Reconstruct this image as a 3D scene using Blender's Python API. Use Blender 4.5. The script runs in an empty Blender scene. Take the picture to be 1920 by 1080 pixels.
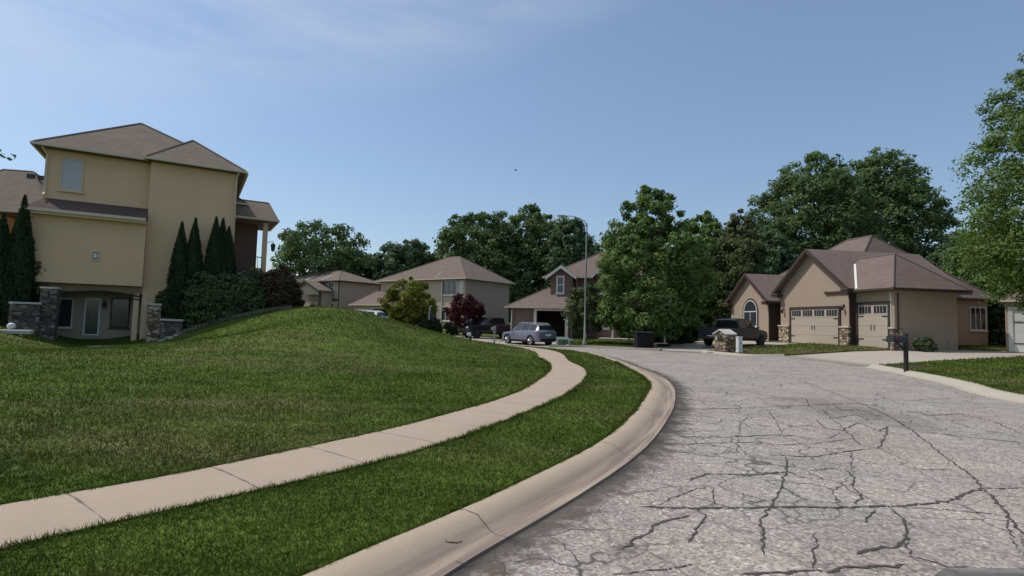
import bpy, bmesh, math, random
import numpy as np
from mathutils import Vector, Matrix
from mathutils.geometry import delaunay_2d_cdt
R = math.radians
scene = bpy.context.scene
# ------------------------------------------------------------------ camera
F = 1000.0            # focal length in pixels of a 1920 px wide picture
PITCH = math.atan(62/1000); ROLL = R(1.5); CAMZ = 1.5
fwd = Vector((0, math.cos(PITCH), math.sin(PITCH)))
r0 = Vector((1, 0, 0)); u0 = Vector((0, -math.sin(PITCH), math.cos(PITCH)))
rgt = r0*math.cos(ROLL) + u0*math.sin(ROLL); upv = -r0*math.sin(ROLL) + u0*math.cos(ROLL)
cam_d = bpy.data.cameras.new("Camera"); cam = bpy.data.objects.new("Camera", cam_d)
scene.collection.objects.link(cam); scene.camera = cam
cam_d.sensor_width = 36; cam_d.lens = 36*F/1920; cam_d.clip_end = 3000; cam_d.clip_start = 0.05
M = Matrix((rgt, upv, -fwd)).transposed().to_4x4(); M.translation = Vector((0, 0, CAMZ))
cam.matrix_world = M
scene.render.resolution_x = 1024; scene.render.resolution_y = 576
def ray(px, py):
    return fwd + rgt*((px-960)/F) + upv*(-(py-540)/F)
def gz(px, py, z=0.0):           # where the line of sight meets the level z
    d = ray(px, py); t = (z-CAMZ)/d.z
    return Vector((d.x*t, d.y*t))
def at(px, py, Y):               # point on the line of sight at distance Y ahead
    d = ray(px, py); t = Y/d.y
    return Vector((d.x*t, Y, CAMZ+d.z*t))
# ------------------------------------------------------------------ light
SUN_AZ, SUN_EL = R(-72), R(56)
world = bpy.data.worlds.new("World"); scene.world = world; world.use_nodes = True
wn = world.node_tree.nodes; wl = world.node_tree.links; wn.clear()
sky = wn.new('ShaderNodeTexSky'); sky.sky_type = 'NISHITA'; sky.sun_disc = False
sky.sun_elevation = SUN_EL; sky.sun_rotation = SUN_AZ
sky.air_density = 1.15; sky.dust_density = 1.3; sky.ozone_density = 2.6; sky.altitude = 200
bg = wn.new('ShaderNodeBackground'); bg.inputs[1].default_value = 0.14
wo = wn.new('ShaderNodeOutputWorld')
tc = wn.new('ShaderNodeTexCoord'); mp = wn.new('ShaderNodeMapping')
mp.inputs['Rotation'].default_value = (0, 0, R(-18)); mp.inputs['Scale'].default_value = (1.0, 1.6, 5.0)
nz = wn.new('ShaderNodeTexNoise'); nz.inputs['Scale'].default_value = 1.7; nz.inputs['Detail'].default_value = 7; nz.inputs['Roughness'].default_value = .6
rmp = wn.new('ShaderNodeValToRGB'); rmp.color_ramp.elements[0].position = .30; rmp.color_ramp.elements[1].position = .70
sx = wn.new('ShaderNodeSeparateXYZ')
mk = wn.new('ShaderNodeMapRange'); mk.inputs[1].default_value = .44; mk.inputs[2].default_value = .66; mk.inputs[3].default_value = 0.0; mk.inputs[4].default_value = 1.0; mk.clamp = True
mul = wn.new('ShaderNodeMath'); mul.operation = 'MULTIPLY'
mul2 = wn.new('ShaderNodeMath'); mul2.operation = 'MULTIPLY'; mul2.inputs[1].default_value = .9
mix = wn.new('ShaderNodeMixRGB'); mix.inputs[2].default_value = (4.9, 5.5, 6.1, 1)
mixh = wn.new('ShaderNodeMixRGB'); mixh.blend_type = 'MULTIPLY'; mixh.inputs[0].default_value = 1; mixh.inputs[2].default_value = (.80, .84, .88, 1)
wl.new(tc.outputs['Generated'], mp.inputs[0]); wl.new(mp.outputs[0], nz.inputs[0]); wl.new(nz.outputs[0], rmp.inputs[0])
wl.new(tc.outputs['Generated'], sx.inputs[0])
mka = wn.new('ShaderNodeMath'); mka.operation = 'MULTIPLY_ADD'; mka.inputs[1].default_value = -.34; wl.new(sx.outputs[0], mka.inputs[0]); wl.new(sx.outputs[2], mka.inputs[2]); wl.new(mka.outputs[0], mk.inputs[0])
wl.new(rmp.outputs[0], mul.inputs[0]); wl.new(mk.outputs[0], mul.inputs[1]); wl.new(mul.outputs[0], mul2.inputs[0])
wl.new(sky.outputs[0], mixh.inputs[1]); hz = wn.new('ShaderNodeMixRGB'); hz.inputs[0].default_value = .15; hz.inputs[2].default_value = (3.6, 4.6, 6.0, 1); wl.new(mixh.outputs[0], hz.inputs[1]); wl.new(hz.outputs[0], mix.inputs[1]); wl.new(mul2.outputs[0], mix.inputs[0])
wl.new(mix.outputs[0], bg.inputs[0]); wl.new(bg.outputs[0], wo.inputs[0])
S = Vector((math.sin(SUN_AZ)*math.cos(SUN_EL), math.cos(SUN_AZ)*math.cos(SUN_EL), math.sin(SUN_EL)))
sl = bpy.data.lights.new("Sun", 'SUN'); sl.energy = 3.3; sl.angle = R(0.6); sl.color = (1, .95, .88)
so = bpy.data.objects.new("Sun", sl); scene.collection.objects.link(so); so.rotation_mode = 'QUATERNION'
so.rotation_quaternion = S.to_track_quat('Z', 'Y'); so.location = (-20, 10, 40)
scene.view_settings.view_transform = 'Standard'; scene.view_settings.look = 'None'
scene.view_settings.exposure = 0.0; scene.view_settings.gamma = 1
C = scene.collection
# ------------------------------------------------------------------ materials
def nt(name):
    m = bpy.data.materials.new(name); m.use_nodes = True
    n = m.node_tree.nodes; l = m.node_tree.links
    return m, n, l, n['Principled BSDF']
def mat(name, col, rough=.8, var=.15, scale=3.0, bump=0.0, bscale=40., metal=0., spec=.4, coat=0., fine=.0):
    m, n, l, b = nt(name)
    b.inputs['Roughness'].default_value = rough; b.inputs['Metallic'].default_value = metal
    b.inputs['Specular IOR Level'].default_value = spec; b.inputs['Coat Weight'].default_value = coat
    t = n.new('ShaderNodeTexCoord'); a = n.new('ShaderNodeTexNoise'); a.inputs['Scale'].default_value = scale; a.inputs['Detail'].default_value = 6
    l.new(t.outputs['Object'], a.inputs[0])
    mx = n.new('ShaderNodeMixRGB'); mx.inputs[1].default_value = (*[c*(1-var) for c in col], 1); mx.inputs[2].default_value = (*[min(1, c*(1+var)) for c in col], 1)
    l.new(a.outputs[0], mx.inputs[0]); out = mx
    if fine:
        f = n.new('ShaderNodeTexNoise'); f.inputs['Scale'].default_value = bscale; f.inputs['Detail'].default_value = 3
        l.new(t.outputs['Object'], f.inputs[0])
        mr = n.new('ShaderNodeMapRange'); mr.inputs[1].default_value = .3; mr.inputs[2].default_value = .7; mr.inputs[3].default_value = 1-fine; mr.inputs[4].default_value = 1+fine
        l.new(f.outputs[0], mr.inputs[0])
        m2 = n.new('ShaderNodeVectorMath'); m2.operation = 'SCALE'; l.new(mx.outputs[0], m2.inputs[0]); l.new(mr.outputs[0], m2.inputs['Scale']); out = m2
    l.new(out.outputs[0], b.inputs['Base Color'])
    if bump:
        c = n.new('ShaderNodeTexNoise'); c.inputs['Scale'].default_value = bscale; c.inputs['Detail'].default_value = 4
        l.new(t.outputs['Object'], c.inputs[0]); bp = n.new('ShaderNodeBump'); bp.inputs['Strength'].default_value = bump; bp.inputs['Distance'].default_value = .02
        l.new(c.outputs[0], bp.inputs['Height']); l.new(bp.outputs[0], b.inputs['Normal'])
    return m
def shingle(name, col):
    m, n, l, b = nt(name); b.inputs['Roughness'].default_value = .95; b.inputs['Specular IOR Level'].default_value = .15
    t = n.new('ShaderNodeTexCoord'); g = n.new('ShaderNodeSeparateXYZ'); l.new(t.outputs['Object'], g.inputs[0])
    ad = n.new('ShaderNodeMath'); ad.operation = 'ADD'; l.new(g.outputs[0], ad.inputs[0]); l.new(g.outputs[1], ad.inputs[1])
    cb = n.new('ShaderNodeCombineXYZ'); l.new(ad.outputs[0], cb.inputs[0]); l.new(g.outputs[2], cb.inputs[1])
    br = n.new('ShaderNodeTexBrick'); br.inputs['Scale'].default_value = 1; br.inputs['Brick Width'].default_value = .34; br.inputs['Row Height'].default_value = .095
    br.inputs['Mortar Size'].default_value = .008; br.inputs['Color1'].default_value = (*[c*1.09 for c in col], 1); br.inputs['Color2'].default_value = (*[c*.90 for c in col], 1)
    br.inputs['Mortar'].default_value = (*[c*.72 for c in col], 1); l.new(cb.outputs[0], br.inputs[0])
    a = n.new('ShaderNodeTexNoise'); a.inputs['Scale'].default_value = .9; a.inputs['Detail'].default_value = 5; l.new(t.outputs['Object'], a.inputs[0])
    mr = n.new('ShaderNodeMapRange'); mr.inputs[1].default_value = .3; mr.inputs[2].default_value = .7; mr.inputs[3].default_value = .94; mr.inputs[4].default_value = 1.05; l.new(a.outputs[0], mr.inputs[0])
    m2 = n.new('ShaderNodeVectorMath'); m2.operation = 'SCALE'; l.new(br.outputs[0], m2.inputs[0]); l.new(mr.outputs[0], m2.inputs['Scale'])
    l.new(m2.outputs[0], b.inputs['Base Color'])
    return m
def stone(name, cols, scale=4.5):
    m, n, l, b = nt(name); b.inputs['Roughness'].default_value = .9
    t = n.new('ShaderNodeTexCoord'); mpp = n.new('ShaderNodeMapping'); mpp.inputs['Scale'].default_value = (1, 1, 2.1); l.new(t.outputs['Object'], mpp.inputs[0])
    v = n.new('ShaderNodeTexVoronoi'); v.inputs['Scale'].default_value = scale; l.new(mpp.outputs[0], v.inputs[0])
    e = n.new('ShaderNodeTexVoronoi'); e.feature = 'DISTANCE_TO_EDGE'; e.inputs['Scale'].default_value = scale; l.new(mpp.outputs[0], e.inputs[0])
    s = n.new('ShaderNodeSeparateColor'); l.new(v.outputs['Color'], s.inputs[0])
    cr = n.new('ShaderNodeValToRGB'); cr.color_ramp.interpolation = 'CONSTANT'
    el = cr.color_ramp.elements; el[0].color = (*cols[0], 1); el[1].position = .25; el[1].color = (*cols[1], 1)
    for i, c in enumerate(cols[2:]):
        x = el.new(.5+.22*i); x.color = (*c, 1)
    l.new(s.outputs[0], cr.inputs[0])
    mr = n.new('ShaderNodeMapRange'); mr.inputs[1].default_value = .02; mr.inputs[2].default_value = .07; mr.inputs[3].default_value = .3; mr.inputs[4].default_value = 1; l.new(e.outputs[0], mr.inputs[0])
    m2 = n.new('ShaderNodeVectorMath'); m2.operation = 'SCALE'; l.new(cr.outputs[0], m2.inputs[0]); l.new(mr.outputs[0], m2.inputs['Scale'])
    l.new(m2.outputs[0], b.inputs['Base Color'])
    bp = n.new('ShaderNodeBump'); bp.inputs['Strength'].default_value = .8; bp.inputs['Distance'].default_value = .03; l.new(mr.outputs[0], bp.inputs['Height']); l.new(bp.outputs[0], b.inputs['Normal'])
    return m
def foliage(name, c1, c2, trans=.33, nscale=.7):
    m, n, l, b = nt(name); b.inputs['Roughness'].default_value = .75; b.inputs['Specular IOR Level'].default_value = .25
    at_ = n.new('ShaderNodeAttribute'); at_.attribute_name = 'shade'
    t = n.new('ShaderNodeTexCoord'); a = n.new('ShaderNodeTexNoise'); a.inputs['Scale'].default_value = nscale; a.inputs['Detail'].default_value = 4; l.new(t.outputs['Object'], a.inputs[0])
    mm = n.new('ShaderNodeMath'); mm.operation = 'ADD'; l.new(at_.outputs['Fac'], mm.inputs[0]); l.new(a.outputs[0], mm.inputs[1])
    hh = n.new('ShaderNodeMath'); hh.operation = 'MULTIPLY'; hh.inputs[1].default_value = .5; l.new(mm.outputs[0], hh.inputs[0])
    mx = n.new('ShaderNodeMixRGB'); mx.inputs[1].default_value = (*c1, 1); mx.inputs[2].default_value = (*c2, 1); l.new(hh.outputs[0], mx.inputs[0])
    l.new(mx.outputs[0], b.inputs['Base Color'])
    tr = n.new('ShaderNodeBsdfTranslucent'); l.new(mx.outputs[0], tr.inputs[0]); ms = n.new('ShaderNodeMixShader'); ms.inputs[0].default_value = trans
    l.new(b.outputs[0], ms.inputs[1]); l.new(tr.outputs[0], ms.inputs[2]); l.new(ms.outputs[0], n['Material Output'].inputs[0])
    return m
MT = {}
MT['stucco'] = mat('tan stucco', (.68, .465, .285), .95, .07, .8, .35, 60, fine=.05)
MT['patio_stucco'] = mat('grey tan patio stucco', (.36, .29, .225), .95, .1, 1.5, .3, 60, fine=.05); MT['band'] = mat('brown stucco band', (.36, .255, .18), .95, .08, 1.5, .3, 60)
MT['stucco_low'] = mat('tan stucco trim', (.64, .47, .31), .9, .06, 2, .2, 60)
MT['trim_tan'] = mat('tan painted trim', (.60, .50, .38), .6, .05, 2)
MT['trim_white'] = mat('white trim', (.62, .60, .56), .6, .05, 2)
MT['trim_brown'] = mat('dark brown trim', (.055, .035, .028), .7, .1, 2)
MT['soffit'] = mat('brown soffit', (.16, .12, .085), .9, .1, 2)
MT['wall_d'] = mat('taupe stucco', (.38, .29, .222), .95, .06, .8, .3, 60, fine=.04)
MT['wall_b'] = mat('beige siding', (.47, .38, .285), .9, .06, 1, .2, 50)
MT['wall_b_shade'] = mat('shaded beige siding', (.39, .29, .235), .9, .06, 1, .2, 50)  # darker copy of the beige siding, shade of the side wall in its colour
MT['wall_c'] = mat('brown siding', (.17, .11, .09), .9, .08, 1, .2, 50)
MT['wall_a'] = mat('grey tan stucco', (.40, .32, .255), .9, .06, 1, .2, 50)
MT['roof_l'] = shingle('weathered brown shingles', (.175, .138, .11))
MT['roof_d'] = shingle('mauve brown shingles', (.175, .13, .115))
MT['roof_b'] = shingle('brown grey shingles', (.175, .132, .112))
MT['roof_s'] = shingle('dark shingles', (.11, .078, .068))
MT['door_tan'] = mat('tan garage door paint', (.44, .37, .30), .6, .04, 1)
MT['door_white'] = mat('white garage door paint', (.7, .69, .66), .55, .04, 1)
MT['door_brown'] = mat('brown garage door', (.17, .12, .10), .6, .05, 1)
MT['dark'] = mat('dark interior', (.012, .011, .011), .9, .2, 1)
MT['glass'] = mat('window glass', (.035, .045, .06), .08, .3, .8, spec=.8)
MT['glass_curt'] = mat('window with pale blinds', (.44, .41, .42), .5, .12, 2, spec=.8)
MT['glass_car'] = mat('tinted car glass', (.015, .02, .022), .06, .3, 1, spec=.8)
MT['stone'] = stone('field stone', [(.21, .14, .09), (.38, .27, .18), (.52, .43, .32), (.13, .095, .07)])
MT['stone_grey'] = stone('grey brown ledge stone', [(.10, .08, .065), (.16, .125, .10), (.22, .18, .15), (.075, .06, .055)], 3.2)
MT['cap'] = mat('concrete cap', (.50, .47, .42), .9, .1, 4)
MT['edging'] = mat('weathered block edging', (.14, .125, .10), .95, .25, 5, .6, 20)
MT['black_paint'] = mat('black paint', (.02, .02, .021), .5, .2, 4)
MT['black_plastic'] = mat('black bin plastic', (.012, .013, .015), .7, .2, 3, spec=.2)
MT['galv'] = mat('galvanised steel', (.33, .33, .32), .6, .1, 5, metal=.3)
MT['metal_dark'] = mat('dark metal', (.05, .05, .05), .5, .1, 5, metal=.4)
MT['white_plastic'] = mat('white plastic', (.62, .62, .60), .5, .05, 4)
MT['util_green'] = mat('green utility paint', (.13, .165, .13), .6, .1, 3)
MT['tyre'] = mat('tyre rubber', (.015, .015, .015), .85, .2, 10)
MT['rim'] = mat('alloy rim', (.30, .30, .31), .45, .1, 8, metal=.5)
MT['rim_dark'] = mat('dark alloy rim', (.05, .05, .055), .4, .1, 8, metal=.5)
MT['paint_blue'] = mat('slate blue car paint', (.155, .165, .235), .3, .04, 2, metal=.35, coat=.8)
MT['paint_black'] = mat('black car paint', (.012, .012, .016), .25, .1, 2, coat=.8)
MT['paint_dark'] = mat('dark grey truck paint', (.026, .030, .038), .5, .06, 2, spec=.3, coat=.1)
MT['paint_white'] = mat('white car paint', (.75, .76, .75), .3, .03, 2, coat=.6)
MT['paint_grey'] = mat('grey bonnet paint', (.125, .125, .125), .35, .03, 2, metal=.2, coat=.5)
MT['red_light'] = mat('red lamp lens', (.30, .02, .03), .2, .1, 5)
MT['clear_light'] = mat('clear lamp lens', (.6, .62, .63), .15, .1, 5)
MT['plate'] = mat('licence plate', (.6, .62, .62), .5, .1, 30)
MT['bark'] = mat('tree bark', (.10, .08, .062), .95, .3, 6, .8, 15)
MT['bark_l'] = mat('grey tree bark', (.17, .145, .12), .95, .3, 6, .8, 15)
MT['mulch'] = mat('dark mulch', (.07, .048, .035), .98, .4, 8, 1, 30)
MT['twig'] = mat('dry twig', (.10, .07, .04), .9, .3, 20)
MT['rock'] = mat('pale rock', (.42, .40, .36), .9, .2, 6, .4, 20)
G1 = ((.010, .022, .008), (.045, .085, .022))
MT['leaf_dark'] = foliage('dark green leaves', (0.045, 0.082, 0.034), (0.18, 0.255, 0.085))
MT['leaf_deep'] = foliage('deep bluish green leaves', (0.04, 0.078, 0.04), (0.155, 0.23, 0.1))
MT['leaf_mid'] = foliage('mid green leaves', (0.052, 0.098, 0.028), (0.2, 0.29, 0.075))
MT['leaf_bright'] = foliage('bright green leaves', (0.052, 0.1, 0.022), (0.21, 0.3, 0.068))
MT['leaf_yellow'] = foliage('yellow green leaves', (.07, .095, .012), (.24, .25, .035), .3)
MT['leaf_red'] = foliage('dark red leaves', (.030, .007, .010), (.105, .020, .026), .2)
MT['leaf_rust'] = foliage('rusty green leaves', (.03, .026, .012), (.13, .075, .04), .2)
MT['leaf_arb'] = foliage('arborvitae needles', (0.02, 0.036, 0.014), (0.05, 0.075, 0.026), .1)
MT['leaf_shrub'] = foliage('shrub leaves', (.024,.042,.014), (.155,.20,.08), .2)
MT['leaf_olive'] = foliage('olive leaves with brown patches', (0.045, 0.068, 0.028), (0.17, 0.185, 0.07))
# ------------------------------------------------------------------ mesh helpers
def tag(o, label=None, cat=None, group=None, kind=None):
    if label: o['label'] = label
    if cat: o['category'] = cat
    if group: o['group'] = group
    if kind: o['kind'] = kind
    return o
def empty(name, loc, rz=0, label=None, cat=None, group=None):
    o = bpy.data.objects.new(name, None); C.objects.link(o); o.location = loc; o.rotation_euler = (0, 0, rz); o.empty_display_size = .3
    return tag(o, label, cat, group)
SPLIT = {'painted_shade_return', 'eave_return', 'eave_return_cap', 'base_cover', 'muntin', 'patio_post', 'arched_trim', 'downspout', 'wall', 'roof_rail', 'door_handle', 'door_hardware', 'door_window', 'porch_post',
         'sill_cladding', 'trim_band', 'garage_wall', 'main_wall', 'bargeboard', 'stone_pier', 'lens', 'corner_trim', 'porch_wall'}
class MB:
    def __init__(s): s.v = []; s.f = []
    def add(s, vs, fs):
        k = len(s.v); s.v += [tuple(v) for v in vs]; s.f += [tuple(i+k for i in f) for f in fs]; return s
    def box(s, x0, x1, y0, y1, z0, z1):
        return s.add([(x, y, z) for z in (z0, z1) for y in (y0, y1) for x in (x0, x1)],
                     [(0, 2, 3, 1), (4, 5, 7, 6), (0, 1, 5, 4), (2, 6, 7, 3), (0, 4, 6, 2), (1, 3, 7, 5)])
    def poly(s, pts, dvec):      # extrude a polygon (list of 3D points) along dvec
        n = len(pts); d = Vector(dvec); P = [Vector(p) for p in pts]
        fs = [tuple(range(n-1, -1, -1)), tuple(range(n, 2*n))] + [(i, (i+1) % n, n+(i+1) % n, n+i) for i in range(n)]
        return s.add(P+[p+d for p in P], fs)
    def tube(s, pts, rad, n=8):
        P = [Vector(p) for p in pts]; rr = rad if isinstance(rad, (list, tuple)) else [rad]*len(P); vs = []; fs = []
        for i, p in enumerate(P):
            d = (P[min(i+1, len(P)-1)]-P[max(i-1, 0)]).normalized(); q = d.to_track_quat('Z', 'Y')
            for k in range(n):
                a = 2*math.pi*k/n; vs.append(p+q @ Vector((math.cos(a)*rr[i], math.sin(a)*rr[i], 0)))
        for i in range(len(P)-1):
            for k in range(n): fs.append((i*n+k, i*n+(k+1) % n, (i+1)*n+(k+1) % n, (i+1)*n+k))
        fs.append(tuple(range(n-1, -1, -1))); fs.append(tuple((len(P)-1)*n+k for k in range(n)))
        return s.add(vs, fs)
    def build(s, name, m, parent=None, smooth=None, bevel=0):
        if name in SPLIT:
            par = list(range(len(s.v)))
            def fd(i):
                while par[i] != i: par[i] = par[par[i]]; i = par[i]
                return i
            for f in s.f:
                for j in f[1:]: par[fd(j)] = fd(f[0])
            gr = {}
            for f in s.f: gr.setdefault(fd(f[0]), []).append(f)
            if len(gr) > 1:
                o = None
                for fs in gr.values():
                    ids = sorted({i for f in fs for i in f}); mp_ = {k: i for i, k in enumerate(ids)}; q = MB(); q.v = [s.v[i] for i in ids]; q.f = [tuple(mp_[i] for i in f) for f in fs]
                    r_ = q._build(name, m, parent, smooth, bevel); o = o or r_
                return o
        return s._build(name, m, parent, smooth, bevel)
    def _build(s, name, m, parent=None, smooth=None, bevel=0):
        me = bpy.data.meshes.new(name); me.from_pydata(s.v, [], s.f); me.materials.append(MT[m] if isinstance(m, str) else m)
        bm = bmesh.new(); bm.from_mesh(me); bmesh.ops.recalc_face_normals(bm, faces=bm.faces)
        if bevel: bmesh.ops.bevel(bm, geom=list(bm.edges), offset=bevel, segments=1, affect='EDGES')
        bm.to_mesh(me); bm.free()
        if smooth is not None:
            me.polygons.foreach_set('use_smooth', [True]*len(me.polygons)); me.set_sharp_from_angle(angle=R(smooth))
        me.update(); o = bpy.data.objects.new(name, me); C.objects.link(o)
        if parent: o.parent = parent
        return o
def ball(c, r, n=10, m=7):
    vs = [(c[0], c[1], c[2]-r[2])]; fs = []
    for j in range(1, m):
        b = -math.pi/2+math.pi*j/m
        for k in range(n):
            a = 2*math.pi*k/n; vs.append((c[0]+r[0]*math.cos(b)*math.cos(a), c[1]+r[1]*math.cos(b)*math.sin(a), c[2]+r[2]*math.sin(b)))
    vs.append((c[0], c[1], c[2]+r[2]))
    for k in range(n): fs.append((0, 1+(k+1) % n, 1+k)); fs.append((len(vs)-1, 1+(m-2)*n+k, 1+(m-2)*n+(k+1) % n))
    for j in range(m-2):
        for k in range(n): a = 1+j*n; fs.append((a+k, a+(k+1) % n, a+n+(k+1) % n, a+n+k))
    return vs, fs
def np_mesh(name, verts, nper, m, parent=None, attr=None, smooth=False):
    me = bpy.data.meshes.new(name); n = len(verts); nf = n//nper
    me.vertices.add(n); me.vertices.foreach_set('co', verts.astype(np.float32).ravel())
    me.loops.add(n); me.loops.foreach_set('vertex_index', np.arange(n, dtype=np.int32))
    me.polygons.add(nf); me.polygons.foreach_set('loop_start', np.arange(0, n, nper, dtype=np.int32)); me.polygons.foreach_set('loop_total', np.full(nf, nper, dtype=np.int32))
    if attr is not None:
        a = me.attributes.new('shade', 'FLOAT', 'POINT'); a.data.foreach_set('value', attr.astype(np.float32))
    me.update(calc_edges=True); me.materials.append(MT[m] if isinstance(m, str) else m)
    o = bpy.data.objects.new(name, me); C.objects.link(o)
    if parent: o.parent = parent
    return o
# ------------------------------------------------------------------ terrain
# (x, y, height of the road-level surface)
ctrl = []
def c3(px, py, Y, dz=-.12):
    p = at(px, py, Y); ctrl.append((p.x, p.y, p.z+dz))
for x, y, z in [(0, 0, 0), (-6, 0, 0), (8, 0, 0), (-3, 5, 0), (4, 5, 0), (10, 5, 0), (16, 4, .05), (0, 10, 0), (6, 10, 0), (12, 12, 0), (20, 12, .1), (5, 18, 0), (10, 20, 0),
                (14.5, 20, .03), (22, 20, .2), (4, 27, 0), (9, 28, 0), (14, 27.5, 0), (18, 27, .12), (24, 27, .3), (30, 30, .45), (21, 32, .42), (21, 38, .45), (20, 44, .40), (15, 37, .1), (11, 33, 0),
                (-1, 33, -.06), (-3.5, 35.5, -.03), (3, 35, -.14), (1.3, 41, -.3), (6, 37, -.12), (-1.9, 50, -.15), (5, 46, .05), (10, 42, 0), (-6, 40, .05), (-13, 42, .38), (-13, 46, .42), (-22, 44, .7), (-5, 56, 0.0), (-17, 58, .5), (-35, 50, 1.0),
                (-10, -8, 0), (10, -10, 0), (30, 0, .2), (-20, -5, .1), (-30, 10, .3), (45, 30, .6), (30, 55, .6), (0, 75, 0), (-30, 80, .6), (60, 70, .8), (-60, 30, .8), (-60, 80, 1), (10, 60, 0.1)]:
    ctrl.append((x, y, z))
# lawn left of the walk
for x, y, z in [(-4.6, 5, .02), (-3.4, 8, .03), (-1.6, 11.5, .03), (-8, 8, .05), (-6, 14, .12), (-11, 14, .12), (-2, 17, .12), (-14, 20, .1), (-20, 20, .2), (.0, 17, .06), (1.0, 23, .02)]:
    ctrl.append((x, y, z))
c3(600, 575, 26); c3(560, 577, 27.5); c3(700, 591, 26.5); c3(760, 608, 27.5); c3(830, 626, 29); c3(880, 638, 30.5)
c3(440, 594, 28); c3(360, 612, 27.5); c3(300, 645, 26.3); c3(200, 648, 26.6); c3(120, 642, 26); c3(60, 620, 25.0); c3(0, 603, 24.0); c3(-60, 600, 24)
c3(600, 600, 21); c3(450, 625, 21.5); c3(700, 615, 21.5); c3(800, 645, 22); c3(250, 655, 21.5); c3(100, 655, 20)
for x, y, z in [(-8, 32, 1.3), (-14, 33, 1.75), (-4, 33, .3), (-20, 33, 1.7), (-26, 31, .8), (-24, 36, 1.6), (-12, 37.5, .9)]: ctrl.append((x, y, z))
cp = np.array(ctrl)
def tps(r2): return np.where(r2 > 0, .5*r2*np.log(np.maximum(r2, 1e-12)), 0)
_n = len(cp); K_ = tps(((cp[:, None, :2]-cp[None, :, :2])**2).sum(-1)) + np.eye(_n)*.6
A_ = np.zeros((_n+3, _n+3)); A_[:_n, :_n] = K_; A_[:_n, _n] = 1; A_[:_n, _n+1:] = cp[:, :2]; A_[_n, :_n] = 1; A_[_n+1:, :_n] = cp[:, :2].T
W_ = np.linalg.solve(A_, np.concatenate([cp[:, 2], np.zeros(3)]))
def Hn(P):
    P = np.asarray(P, float).reshape(-1, 2); out = np.zeros(len(P))
    for i in range(0, len(P), 20000):
        q = P[i:i+20000]; out[i:i+20000] = tps(((q[:, None]-cp[None, :, :2])**2).sum(-1)) @ W_[:_n] + W_[_n] + q @ W_[_n+1:]
    d = np.hypot(P[:, 0], P[:, 1]-25); f = np.clip((d-48)/45, 0, 1); f = f*f*(3-2*f)
    return out*(1-f)+.4*f
def H(x, y): return float(Hn([[x, y]])[0])
def L(x, y): return H(x, y)+.10      # lawn level
def crom(pts, n=8):
    P = [np.array(p, float) for p in pts]; P = [2*P[0]-P[1]]+P+[2*P[-1]-P[-2]]; out = []
    for i in range(1, len(P)-2):
        for k in range(n):
            t = k/n; a, b, c, d = P[i-1:i+3]
            out.append(.5*((2*b)+(-a+c)*t+(2*a-5*b+4*c-d)*t*t+(-a+3*b-3*c+d)*t**3))
    out.append(P[-2]); return np.array(out)
def resample(c, n):
    s = np.r_[0, np.cumsum(np.hypot(*np.diff(c, axis=0).T))]; q = np.linspace(0, s[-1], n)
    return np.c_[np.interp(q, s, c[:, 0]), np.interp(q, s, c[:, 1])]
def px_curve(pts, z): return [tuple(gz(x, y, z)) for x, y in pts]
kout = [(-4.6, -6), (-2.6, -1)] + px_curve([(833, 1080), (971, 1000), (1083, 932), (1204, 848), (1254, 784), (1266, 752), (1263, 727), (1240, 707), (1190, 687)], 0) + [(4.55, 22), (4.0, 26), (2.2, 29.8), (-1.0, 33.2), (-5.5, 36.4), (-12, 39), (-24, 42.5), (-45, 47)]
kinn = [(-5.3, -6), (-3.3, -1)] + px_curve([(558, 1080), (679, 1027), (854, 965), (996, 894), (1117, 836), (1183, 782), (1212, 740), (1215, 715)], .10) + [(3.75, 18), (3.95, 22), (3.45, 25.8), (1.75, 29.3), (-1.3, 32.6), (-5.8, 35.8), (-12.2, 38.4), (-24.2, 41.9), (-45.2, 46.4)]
KO = resample(crom(kout), 240)
# inner kerb line: a constant 0.6 m or so back from the outer one, guided by its own points
KIg = crom(kinn)
def nearest_on(curve, p):
    a = curve[:-1]; b = curve[1:]; ab = b-a; t = np.clip(((p-a)*ab).sum(1)/np.maximum((ab**2).sum(1), 1e-9), 0, 1); q = a+ab*t[:, None]
    d = np.hypot(*(q-p).T); i = d.argmin(); return q[i], d[i]
KI = np.array([nearest_on(KIg, p)[0] for p in KO])
def smooth_c(c, it=6):
    c = c.copy()
    for _ in range(it): c[1:-1] = (c[:-2]+2*c[1:-1]+c[2:])/4
    return c
KI = smooth_c(KI); KO = smooth_c(KO, 3)
sl_ = [(-7.6, -3), (-5.6, 1)] + px_curve([(0, 943), (113, 928), (380, 878), (500, 852), (760, 798), (792, 788), (958, 740), (1022, 705), (1032, 687), (1012, 671)], .12) + [(1.1, 24.6), (-.1, 28.2), (-2.5, 31.2), (-6.2, 33.9), (-12.5, 36.4), (-24.5, 39.9), (-45.5, 44.4)]
sr_ = [(-6.6, -3.6), (-4.6, .2)] + px_curve([(0, 1020), (217, 974), (505, 909), (760, 851), (846, 823), (958, 782), (1062, 738), (1100, 709), (1098, 692), (1066, 675)], .12) + [(2.25, 24.9), (.95, 28.8), (-1.75, 32.0), (-5.7, 34.8), (-12.3, 37.4), (-24.4, 40.9), (-45.4, 45.4)]
SL = smooth_c(resample(crom(sl_), 220), 5)
SRg = crom(sr_); SR = smooth_c(np.array([nearest_on(SRg, p)[0] for p in SL]), 6)
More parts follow.
